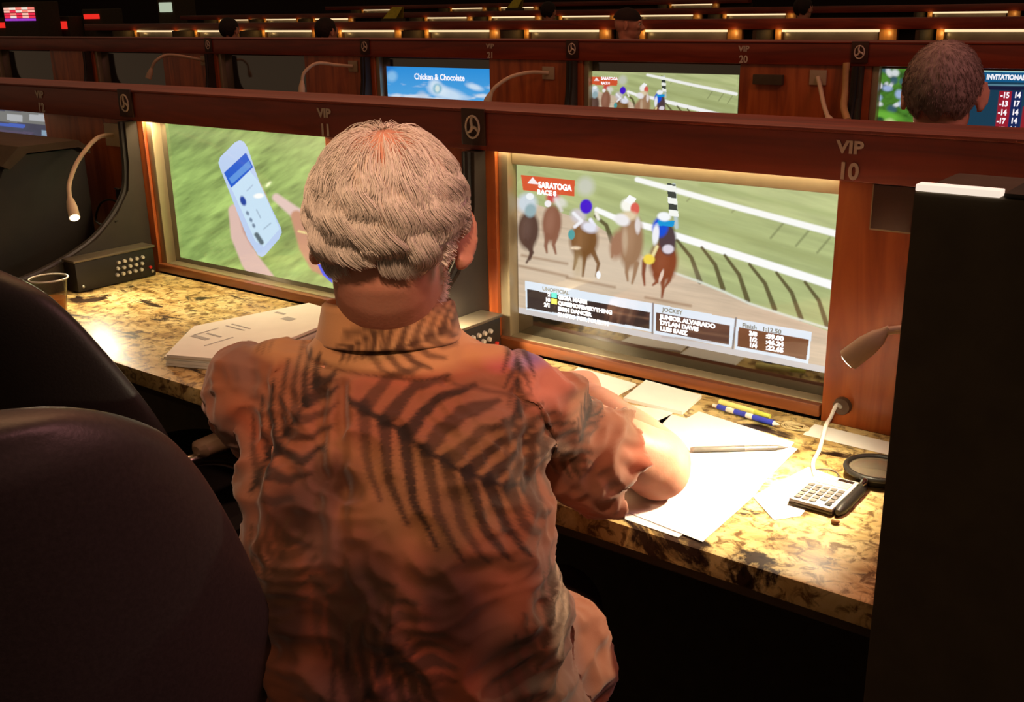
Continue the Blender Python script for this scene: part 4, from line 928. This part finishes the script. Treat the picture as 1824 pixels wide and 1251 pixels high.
# --- painted print of the man's shirt, laid out flat on his back
PB = np.array([-.78, .72, 0.]); PR = nrm([.72, .69, 0]); PN = np.array([-PR[1], PR[0], 0.])
def flat(u, v):
    r_ = M.T @ np.array([u - PX, v - PY, FPX]); t = (PB @ PN) / (r_ @ PN); p = np.array([0, 0, CZ]) + r_ * t
    return ((p - PB) @ PR, p[2])
def print_cols(V, Nn):
    X = (V - PB) @ PR; Z = V[:, 2]
    p = Pic(X, -Z)
    f2 = lambda u, v: (flat(u, v)[0], -flat(u, v)[1])
    p.fill((150, 92, 64)); S = .00055
    nb = np.array([noise.noise(Vector((x * 7, z * 7, 0))) for x, z in zip(X, Z)]); nc = np.array([noise.noise(Vector((x * 11 + 5, z * 9, 3))) for x, z in zip(X, Z)]); nd = np.array([noise.noise(Vector((x * 16 + 9, z * 16, 7))) for x, z in zip(X, Z)])
    p.mix(np.clip(nb * 4 - .3, 0, 1) * .7, (188, 98, 68)); p.mix(np.clip(nc * 4 - .5, 0, 1) * .75, (150, 104, 84)); p.mix(np.clip(-nb * 4 - .9, 0, 1) * .6, (150, 112, 66)) ; p.mix(np.clip(-nc * 5 - 1.1, 0, 1) * .4, (110, 98, 100)); p.mix(np.clip(nd * 5 - 1.5, 0, 1) * .5, (112, 84, 58))
    def E(u, v, rx, ry, col, rot=0, soft=.6, a=.9): c_ = f2(u, v); p.ell(c_, (rx * S, ry * S), col, rot, soft, a)
    def Ln(pts, w_, col, a=.9, w2=None): p.line([f2(*q) for q in pts], w_ * S, col, a, 5 * S, None if w2 is None else w2 * S)
    # flowers towards the right shoulder, with its magenta and pink light painted in
    for q in ((885, 622, 44, 26, (168, 104, 160), .4), (925, 640, 40, 30, (104, 96, 178), 0), (850, 655, 46, 28, (206, 116, 132), .3), (940, 690, 30, 20, (170, 150, 190), .5), (760, 640, 50, 18, (196, 176, 150), .4), (700, 660, 60, 16, (176, 150, 110), -.3), (800, 600, 38, 16, (140, 120, 150), .4), (905, 680, 40, 30, (184, 92, 96), 0), (985, 690, 30, 34, (118, 112, 190), -.3), (1010, 860, 50, 24, (206, 178, 150), .6), (985, 1050, 26, 60, (214, 190, 160), .1), (720, 590, 50, 14, (210, 130, 120), .3), (640, 575, 60, 12, (200, 140, 112), .2), (1000, 740, 60, 40, (214, 140, 118), .4), (1060, 790, 30, 40, (200, 150, 116), .3)): E(*q)
    for q in ((500, 620, 42, 24, (214, 168, 74), .2), (455, 650, 30, 24, (206, 150, 80), 0), (520, 590, 30, 14, (206, 160, 90), 0)): E(*q)
    for q in ((528, 650, 16, 42, (124, 124, 136), .2), (550, 620, 14, 30, (134, 126, 128), -.2), (435, 640, 10, 30, (120, 106, 88), .5), (900, 600, 12, 26, (96, 92, 150), .9), (845, 620, 10, 30, (108, 96, 140), -1)): E(*q)
    zy = flat(700, 712)[1]; p.mix(np.clip((Z - zy) / .01, 0, 1) * np.clip(.65 + nb, 0, 1) * .85, (206, 160, 108))
    for q in ((640, 1010, 70, 120, (46, 30, 22), .3), (520, 900, 60, 50, (70, 40, 28), 0), (800, 1000, 70, 90, (66, 36, 26), -.4), (600, 850, 50, 36, (80, 44, 30), 0), (700, 1160, 90, 60, (50, 30, 22), .2), (520, 1040, 50, 70, (52, 32, 24), .2), (900, 1080, 50, 60, (90, 48, 32), 0)): E(*q, .9, .9)  # dark leaf patches that also paint in the shade of the lower back
    dk, ol = (34, 20, 14), (84, 56, 36)
    def frond(a, b, nl, L, w_, col, side=(1, -1), bend=.5, al=.9):
        a = np.array(a, float); b = np.array(b, float); d = b - a; Ln([a, b], w_ * .7, col, al, w_ * .3)
        ang = math.atan2(d[1], d[0])
        for i in range(nl):
            t = .08 + .86 * i / (nl - 1); o_ = a + d * t; l_ = L * (math.sin(PI * (.2 + .75 * t)) * .8 + .2)
            for s_ in side:
                a1 = ang + s_ * (1.15 - .5 * t); m_ = o_ + l_ * .55 * np.array([math.cos(a1), math.sin(a1)]); e_ = o_ + l_ * np.array([math.cos(a1 + -s_ * bend * .4), math.sin(a1 - s_ * bend * .4)])
                Ln([o_, m_, e_], w_ * 1.55, col, al * (.7 + .3 * math.sin(i * 2.3) ** 2), w_ * .45)
    frond((620, 740), (960, 880), 9, 150, 17, dk, (1, -1), .5)
    frond((440, 900), (560, 720), 7, 95, 13, dk, (1, -1)); frond((900, 760), (1060, 900), 7, 90, 13, ol)
    frond((560, 980), (760, 1090), 8, 120, 16, (76, 50, 34)); frond((640, 680), (860, 620), 8, 70, 11, ol); frond((480, 610), (420, 700), 6, 50, 9, ol)
    frond((900, 1180), (980, 1000), 7, 90, 13, ol); frond((600, 1200), (700, 1040), 6, 90, 13, dk, al=.7); frond((1060, 850), (1120, 780), 7, 55, 9, dk); frond((700, 600), (600, 680), 7, 46, 8, ol); frond((960, 620), (930, 760), 6, 46, 10, dk, al=.8)
    frond((460, 1060), (520, 940), 6, 90, 12, ol)
    # yoke seam
    Ln([(430, 702), (560, 706), (800, 716), (930, 742)], 4.5, (96, 58, 40), .85); Ln([(566, 530), (640, 545), (740, 570), (800, 600)], 1, (90, 60, 40), .0)
    side = np.clip((V - PB) @ PN * 0, 0, 1)
    return p.c
M_shirt = vcmat('printed_shirt_cotton', rough=.75, fabric=True)
def bump_pt(V, c, r, h, Nn): 
    d = np.linalg.norm(V - c, axis=1) / r; return V + Nn * (h * np.exp(-d * d * 2))[:, None]
# ======================= the seated man
man = thing('person', (-.74, .77, 0), 'white-haired person from behind in a palm-leaf print short-sleeved shirt, writing at the desk', 'person')
Rt = nrm([.87, .49, .02]); Ft = nrm([-.49, .87, 0])
SL, SR = np.array([-1.005, .785, .955]), np.array([-.746, .930, .966])
ELb, ER = np.array([-1.235, 1.02, .795]), np.array([-.678, 1.185, .797])
HC = at(697, 398, y=.862)
hf = nrm(np.array([-.50, .80, -.42])); hr = nrm(np.cross(hf, [0, 0, 1])); hr = nrm(hr + np.array([0, 0, -.03])); hu = np.cross(hr, hf)
b = MB()
spine = [(.42, -.742, .755, .165, .125), (.52, -.738, .752, .175, .135), (.60, -.738, .75, .168, .13), (.68, -.742, .755, .16, .13), (.766, -.757, .772, .157, .128), (.856, -.795, .80, .162, .122), (.93, -.835, .833, .172, .115), (.975, -.855, .85, .158, .10), (1.01, -.862, .857, .115, .082), (1.035, -.863, .860, .078, .068), (1.06, -.862, .862, .062, .062)]
sp = spline(spine, 40)
b.loft([ringe((x, y, z), Rt, Ft, a * (.92 if z < 1 else 1), bb * (.9 if z < 1 else 1)) for z, x, y, a, bb in sp])
b.tube([np.array([-.862, .862, 1.0]), np.array([-.858, .862, 1.06]), HC - hu * .055 - hf * .02, HC - hu * .01 - hf * .015], [.066, .061, .059, .058], 24, smooth=5)
head_shapes(b, HC, hr, hf, hu)
CH = np.array([-.86, .852, .955])
WL, WR_ = np.array([-1.20, 1.26, .785]), np.array([-.915, 1.370, .790])
b.tube([CH + (SL - CH) * .4, SL, SL + (ELb - SL) * .5, ELb, ELb + (WL - ELb) * .25, ELb + (WL - ELb) * .7, WL], [.044, .044, .041, .041, .044, .034, .026], 20, smooth=6)
b.tube([CH + (SR - CH) * .4, SR, SR + (ER - SR) * .5, ER + [0, 0, .004], ER + (WR_ - ER) * .25, ER + (WR_ - ER) * .7, WR_], [.044, .045, .043, .046, .048, .036, .027], 20, smooth=6)
b.ell(ER + [.006, -.008, 0], (.046, .046, .044))
hand(b, WR_ + nrm(WR_ - ER) * .01, nrm(np.array([-.75, .60, .04])), [0, 0, -1.], np.array([-.6, -.8, 0]), .45)
hand(b, WL + nrm(WL - ELb) * .01, nrm(WL - ELb), [0, 0, -1.], np.array([.8, .3, 0]), .5)
hips = [(-.742 + s_ * .085 * Rt[0], .755 + s_ * .085 * Rt[1]) for s_ in (-1, 1)]
legs = []
for s_, kn, an in ((-1, (-1.10, 1.14, .50), (-1.10, 1.10, .09)), (1, (-.86, 1.20, .50), (-.84, 1.14, .09))):
    h_ = np.array([*hips[0 if s_ < 0 else 1], .53]); legs.append((h_, np.array(kn), np.array(an)))
    b.tube([h_, h_ + (np.array(kn) - h_) * .5, kn], [.088, .078, .062], 20, smooth=5)
    b.tube([kn, (np.array(kn) + an) / 2 + [0, -.015, .06], an], [.06, .055, .038], 20, smooth=5)
    b.tube([np.array(an) + [0, -.03, -.03], np.array(an) + [0, .06, -.045], np.array(an) + [0, .15, -.055]], [.036, .036, .025], 14, smooth=4)
V, F, Nn = remesh(b, .0042, 4)
raw('body', V, F, SKIN, man)
eyes(HC, hr, hf, hu, man, None)
# trousers and shoes
def trousers(pel, legs, root, m):
    q = MB(); q.loft([ringe((pel[0], pel[1], z), Rt, Ft, a, bb) for z, a, bb in ((.44, .17, .13), (.50, .192, .155), (.58, .188, .152), (.66, .178, .148))])
    for h_, kn, an in legs:
        q.tube([h_, h_ + (kn - h_) * .5, kn + [0, 0, .005]], [.105, .092, .077], 20, smooth=5); q.tube([kn, (kn + an) / 2 + [0, -.015, .06], an + [0, 0, .02]], [.076, .070, .062], 20, smooth=5)
    V, F, Nn = remesh(q, .009, 5); V = V + Nn * (.004 * nfield(V, 14))[:, None]; raw('trousers', V, F, m, root)
    for h_, kn, an in legs:
        s_ = MB(); s_.loft([ringe(an + np.array([0, y_, -.09 + zz]), np.array([1., 0, 0]), np.array([0, 0, 1.]), a, bb, 24) for y_, zz, a, bb in ((-.07, .035, .018, .028), (-.06, .045, .034, .042), (-.01, .048, .040, .046), (.07, .036, .044, .034), (.15, .030, .044, .028), (.20, .026, .034, .022), (.215, .022, .014, .012))])
        s_.build('shoe', M_shoe, root)
trousers((-.742, .755), legs, man, M_trouser)
# shirt
q = MB()
ss = spline([(.52, -.735, .745, .192, .160), (.60, -.735, .745, .188, .157), (.68, -.742, .752, .174, .150), (.766, -.757, .770, .164, .143), (.856, -.795, .798, .169, .136), (.92, -.832, .830, .178, .128), (.965, -.855, .85, .172, .113), (1.0, -.862, .857, .135, .096), (1.025, -.863, .860, .097, .082), (1.045, -.863, .861, .078, .074), (1.075, -.862, .863, .070, .068)], 44)
q.loft([ringe((x, y, z), Rt, Ft, a, bb) for z, x, y, a, bb in ss])
def sleeve(S_, E_, t1, rr, drop):
    d = E_ - S_; e = S_ + d * t1
    q.tube([CH + (S_ - CH) * .35, S_ + [0, 0, .0], S_ + d * t1 * .55 - np.array([0, 0, drop * .5]), e - np.array([0, 0, drop])], rr, 28, smooth=6); return e, nrm(d)
eR, dR = sleeve(SR, ER, .71, [.064, .056, .057, .068], .040)
eL, dL = sleeve(SL, ELb, .78, [.066, .065, .070, .074], .012)
# shirt tail lying over the right thigh
q.tube([np.array([-.72, .80, .63]), np.array([-.70, .86, .63]), np.array([-.70, .92, .62]), np.array([-.72, .98, .59])], [.085, .095, .095, .06], 20, smooth=5)
V, F, Nn = remesh(q, .0040, 3)
# folds
Xp = (V - PB) @ PR; Zp = V[:, 2]
f1 = np.array([1 - abs(noise.noise(Vector((x * 5 + z * 6, z * 13 - x * 5, n_ * 6)))) * 2.4 for x, z, n_ in zip(Xp, Zp, (V - PB) @ PN)])
f2_ = np.array([1 - abs(noise.noise(Vector((x * 14 - z * 9, z * 22 + x * 8, n_ * 12 + 4)))) * 2.2 for x, z, n_ in zip(Xp, Zp, (V - PB) @ PN)])
f3 = nfield(V, 6, 3)
f4 = np.array([1 - abs(noise.noise(Vector((x * 26 + z * 22 + 2 * noise.noise(Vector((x * 9, z * 9, 1))), z * 40 - x * 14, n_ * 20 + 9)))) * 2.6 for x, z, n_ in zip(Xp, Zp, (V - PB) @ PN)])
amp = np.clip((1.03 - Zp) / .06, 0, 1)
dsp = amp * (.0095 * np.clip(f1, -.4, 1) + .0095 * np.clip(f2_, -.4, 1) + .0045 * np.clip(f4, -.2, 1) + .006 * f3)
# pleats below the yoke
for uu in (566, 604, 446):
    x0 = flat(uu, 760)[0]; zt = flat(uu, 716)[1]; g_ = np.exp(-((Xp - x0) / .008) ** 2) * np.clip((zt - Zp) / .01, 0, 1) * np.clip((Zp - zt + .20) / .12, 0, 1) * (((V - PB) @ PN) < .08)
    dsp = dsp - .010 * g_ + .006 * np.exp(-((Xp - x0 - .016) / .007) ** 2) * np.clip((zt - Zp) / .01, 0, 1) * np.clip((Zp - zt + .2) / .12, 0, 1)
# yoke seam groove, sleeve head seam
def seam(a, b_, dep, wd):
    global dsp
    (x1, z1), (x2, z2) = flat(*a), flat(*b_); dx, dz = x2 - x1, z2 - z1
    t = np.clip(((Xp - x1) * dx + (Zp - z1) * dz) / (dx * dx + dz * dz), 0, 1); D = np.hypot(Xp - x1 - t * dx, Zp - z1 - t * dz); dsp = dsp - dep * np.exp(-(D / wd) ** 2)
for a, c_ in (((420, 700), (560, 706)), ((560, 706), (800, 716)), ((800, 716), (925, 742)), ((945, 640), (930, 745)), ((930, 745), (960, 860))): seam(a, c_, .0045, .004)
seam((985, 900), (940, 830), .014, .018); seam((440, 870), (410, 740), .010, .014); seam((740, 830), (960, 900), .006, .012); seam((540, 1010), (800, 1130), .009, .016); seam((820, 880), (985, 960), .007, .014); seam((460, 850), (640, 870), .007, .012)
# crimped sleeve edge
for e_, d_ in ((eR, dR), (eL, dL)):
    t = (V - e_) @ d_; rd = V - e_ - t[:, None] * d_; ang = np.arctan2(rd @ np.cross(d_, [0, 0, 1]), rd[:, 2]); near = np.exp(-((t + .01) / .05) ** 2) * (np.linalg.norm(rd, axis=1) < .12)
    dsp = dsp + near * .0035 * np.sin(ang * 13 + 2 * np.sin(ang * 3))
V = V + Nn * dsp[:, None]
keep = np.ones(len(V), bool)
for e_, d_ in ((eR, dR), (eL, dL)):
    t = (V - e_) @ d_; rd = np.linalg.norm(V - e_ - t[:, None] * d_, axis=1); keep &= ~((t > -.012 + .006 * np.sin(V[:, 2] * 90)) & (rd < .13))
keep &= ~((V[:, 2] > 1.048) & (np.hypot(V[:, 0] + .862, V[:, 1] - .862) < .105))
hem = .655 - .20 * (Xp + .05) + .02 * np.sin(Xp * 14)
keep &= (Zp > np.clip(hem, .57, .69)) 
V, F, used = cull(V, F, keep); Nn = Nn[used]
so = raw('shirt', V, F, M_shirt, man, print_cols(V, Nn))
sm = so.modifiers.new('cloth_thickness', 'SOLIDIFY'); sm.thickness = .0022; sm.offset = -1
# collar: a standing band with the leaf folded over it
cax = nrm(np.array([.015, .05, 1.0])); c_c = np.array([-.862, .862, 1.035]); K_ = 64
tt = np.linspace(PI * .5 + .25, PI * 2.5 - .25, K_)      # open at the throat (forward)
def cring(h_, rr): return [c_c + cax * (h_ + .010 * math.sin(-a) * 0) + rr * (math.cos(a) * Rt * 1.04 + math.sin(a) * Ft) + cax * (.012 * -math.sin(a)) * 1.0 for a in tt]
secs = [(.000, .074), (.020, .071), (.038, .069), (.044, .071), (.040, .0755), (.022, .0790), (.004, .083), (-.004, .0845), (-.005, .0825), (.015, .077), (.002, .0765)]
R3 = [cring(a, r_) for a, r_ in secs]; Vc = np.concatenate([np.array(x) for x in R3]); Fc = []
ns = len(secs)
for i in range(ns):
    i2 = (i + 1) % ns
    for j in range(K_ - 1): Fc.append((i * K_ + j, i * K_ + j + 1, i2 * K_ + j + 1, i2 * K_ + j))
bm = bmesh.new(); vs = [bm.verts.new(v) for v in Vc]; [bm.faces.new([vs[i] for i in f_]) for f_ in Fc]
bmesh.ops.subdivide_edges(bm, edges=bm.edges[:], cuts=2, use_grid_fill=True); bmesh.ops.recalc_face_normals(bm, faces=bm.faces[:]); bm.verts.index_update()
Vc = np.array([v.co[:] for v in bm.verts]); Fc = [tuple(v.index for v in f_.verts) for f_ in bm.faces]; bm.free()
Vc = Vc + (np.array([noise.noise(Vector(v * 25)) for v in Vc]) * .003)[:, None] * nrm([1, -1, .3])
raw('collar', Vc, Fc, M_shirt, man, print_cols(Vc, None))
# hair
HB = mat('white_hair', (.92, .88, .80), .5, var=.10, scale=60); HB2 = mat('white_hair_base', (.78, .66, .55), .8, var=.2, scale=45, bump=.6)
def hair_cap(hc, r, f, u, root, m, bald, th=.006, low=-.058, waves=True, bump_=.0022):
    cen = hc + f * -.018 + u * .008; ax = np.array([.0775, .0955, .0905]); cr = nrm(np.array([0, -.62, 1.0])); e1 = nrm(np.cross(cr, [0, 1, 0])); e2 = np.cross(cr, e1)
    na, npo = 200, 120; V = []; inside = []; keepf = []
    for i in range(npo):
        po = .02 + i / (npo - 1) * 2.25
        for j in range(na):
            az = j * 2 * PI / na; dd = cr * math.cos(po) + (e1 * math.cos(az) + e2 * math.sin(az)) * math.sin(po); q = dd * ax
            k = 1.0
            k *= min(1, max(0, (q[2] - low + .012 * math.sin(az * 9)) / .010)) if q[1] < -.012 or q[2] < -.015 else 1
            if q[1] > .05: k *= min(1, max(0, (.068 - q[1]) / .01)) if q[2] > .06 else 0
            if q[2] < -.015 and q[1] > -.012: k = 0
            b_ = min(1, max(0, (po - bald * (1 + .25 * math.sin(az * 3 + 1))) / .3)) if bald else 1
            wv = math.sin(az * 16 + 3.5 * math.sin(po * 5.5 + 1.4 * math.sin(az * 3)) ) * bump_ * min(1, po) * b_
            h_ = (th * b_ + wv + .0035) if k > .02 else -.004
            V.append(cen + (r * q[0] + f * q[1] + u * q[2]) * (1 + h_ / .09)); keepf.append(k > .02 and b_ > .03)
    F = [(i * na + j, i * na + (j + 1) % na, (i + 1) * na + (j + 1) % na, (i + 1) * na + j) for i in range(npo - 1) for j in range(na)]
    F = [f_ for f_ in F if sum(keepf[i] for i in f_) >= 2]
    return raw('hair_underlayer', np.array(V), F, m, root)
hc_ = hair_cap(HC, hr, hf, hu, man, HB2, .70, waves=False, bump_=.0008)
hs = hair_strands(HC, hr, hf, hu, 15000, man, 'hair', HB, .072, .013, bald=.85, wave=.85, rad=.00028)
# stubble beard along the right jaw
g = np.random.default_rng(5); sv = MB()
for i in range(420):
    a = g.random(); k_ = 1; p0 = HC + hr * (.060 - .014 * a + g.normal() * .002) + hf * (.015 + .055 * a + g.normal() * .006) + hu * (-.060 - .028 * a + g.normal() * .010)
    d_ = nrm(hr * 1.0 - hu * .6 + g.normal(size=3) * .3); sv.tube([p0 - d_ * .004, p0 + d_ * .005, p0 + d_ * .009], [.0004, .0004, .0001], 3)
sv.build('beard', HB, man)
# own low chair
chD = swivel_chair((-.73, .76, 0), .45, 'low-backed swivel chair hidden under the white-haired person', M_vinyl, back_top=.64, z_seat=.425, arms=False)
chD.name = 'low_chair'
# ======================= the man in the next row
def simple_person(px_, py_, yy, label, group, shirt_col, hairm, hairn, fdir, scale=1.0, hair_len=.02, bald=None, rad=.0004, shirt_name='shirt', cap=False, z_drop=.62):
    hc = at(px_, py_, y=yy); f = nrm(fdir); r = nrm(np.cross(f, [0, 0, 1])); u = np.cross(r, f)
    r2 = nrm([r[0], r[1], 0]); f2_ = np.array([-r2[1], r2[0], 0])
    root = thing('person', (hc[0], hc[1], 0), label, 'person', group)
    nb = hc - f2_ * .01 - np.array([0, 0, .14]); pel = np.array([hc[0] - f2_[0] * .12, hc[1] - f2_[1] * .12, .53])
    b = MB(); n_ = 14
    prof = [(0, .165, .125), (.12, .172, .132), (.35, .158, .125), (.6, .165, .122), (.82, .18, .115), (.92, .15, .095), (.97, .09, .07), (1.0, .06, .06)]
    pr_ = spline(prof, 24); b.loft([ringe(pel + (nb - pel) * t + f2_ * -.02 * math.sin(PI * t), r2, f2_, a, c_) for t, a, c_ in pr_])
    b.tube([nb - [0, 0, .03], nb + [0, 0, .02], hc - u * .05 - f * .02, hc - f * .015], [.06, .057, .056, .055], 20, smooth=4); head_shapes(b, hc, r, f, u)
    q = MB(); q.loft([ringe(pel + (nb - pel) * t + f2_ * -.02 * math.sin(PI * t), r2, f2_, a + .018, c_ + .018) for t, a, c_ in pr_[1:-1]])
    for s_ in (-1, 1):
        S_ = pel + (nb - pel) * .84 + r2 * s_ * .165; E_ = S_ + r2 * s_ * .06 + f2_ * .14 - np.array([0, 0, .20]); W_ = E_ + f2_ * .20 - r2 * s_ * .08 + np.array([0, 0, .02])
        b.tube([S_ - r2 * s_ * .08, S_, (S_ + E_) / 2, E_, (E_ + W_) / 2, W_], [.05, .056, .047, .041, .038, .026], 16, smooth=5)
        hand(b, W_, f2_, [0, 0, -1.], -r2 * s_, .5); q.tube([S_ - r2 * s_ * .08, S_, (S_ + E_) / 2, S_ + (E_ - S_) * .85], [.065, .07, .068, .066], 20, smooth=5)
    lg = []
    for s_ in (-1, 1):
        h_ = pel + r2 * s_ * .085; kn = h_ + f2_ * .40 + np.array([0, 0, -.03]); an = np.array([kn[0], kn[1], .09]); lg.append((h_, kn, an))
        b.tube([h_, kn], [.08, .06], 16); b.tube([kn, an], [.055, .036], 16)
    V, F, Nn = remesh(b, .0060, 3); raw('body', V, F, SKIN, root); eyes(hc, r, f, u, root, None)
    V, F, Nn = remesh(q, .008, 3); V = V + Nn * (.006 * nfield(V, 9, 2))[:, None]
    k_ = V[:, 2] < nb[2] - .012; V, F, _ = cull(V, F, k_)
    raw('shirt', V, F, mat(shirt_name, shirt_col, .85, var=.2), root)
    q = MB(); q.loft([ringe((pel[0], pel[1], z), r2, f2_, a, c_) for z, a, c_ in ((.45, .17, .13), (.52, .185, .15), (.62, .178, .145))])
    for h_, kn, an in lg: q.tube([h_, kn], [.10, .076], 16); q.tube([kn, an], [.075, .06], 16)
    V, F, Nn = remesh(q, .010, 3); raw('trousers', V, F, M_trouser, root)
    for h_, kn, an in lg: MB().loft([ringe(an + f2_ * y_ + np.array([0, 0, -.09 + zz]), r2, np.array([0, 0, 1.]), a, c_, 20) for y_, zz, a, c_ in ((-.07, .035, .018, .028), (-.05, .045, .036, .042), (.07, .036, .042, .034), (.18, .026, .036, .022), (.2, .022, .014, .012))]).build('shoe', M_shoe, root)
    if cap:
        cp = MB(); A = np.stack([r, f, u]); cc_ = hc - f * .015 + u * .02
        tr = np.linspace(.02, 1.5, 14); t = np.arange(30) * 2 * PI / 30
        cp.loft([cc_ + (np.stack([.088 * np.sin(a) * np.cos(t), .106 * np.sin(a) * np.sin(t), np.full(30, .092 * np.cos(a))], 1)) @ A for a in tr]).build('cap', hairm, root)
    else:
        hair_cap(hc, r, f, u, root, hairm, bald, th=.009 if not hairn else .005, low=-.07, bump_=.0006)
        if hairn: hair_strands(hc, r, f, u, hairn, root, 'hair', hairm, hair_len, .010, bald=bald, wave=.05, rad=rad, seed=8, hairline=-.065)
    return root
G2 = mat('short_grey_hair', (.30, .22, .19), .7, var=.25, scale=70)
simple_person(1681, 158, 2.62, 'grey-haired person from behind, head rising above the front rail at the right', None, (.06, .03, .03), G2, 3200, (-.12, .95, -.12), hair_len=.016)
DK = mat('dark_knit_cap', (.015, .010, .010), .8)
simple_person(1120, 42, 7.0, 'distant person in a dark cap turned sideways by the third row', None, (.05, .02, .02), DK, 0, (.9, .35, -.1), cap=True)

DH = mat('dark_brown_hair', (.02, .011, .008), .7, var=.3, scale=70)
for u_, v_, yy, sh, fd, lb in ((410, 52, 6.9, (.03, .012, .01), (-.2, .95, -.1), 'distant dark-haired person seated at the third row, far left'), (583, 54, 6.9, (.05, .015, .012), (.1, .95, -.1), 'distant dark-haired person at the third row, above the ivory lamp'), (978, 20, 10.8, (.02, .012, .012), (0, .95, -.1), 'distant dark figure by the fourth row at the top centre'), (1432, 14, 10.9, (.04, .012, .02), (.3, .95, -.1), 'distant dark figure by the fourth row, upper right')):
    simple_person(u_, v_, yy, lb, 'distant people at the rear rows', sh, DH, 0, fd)
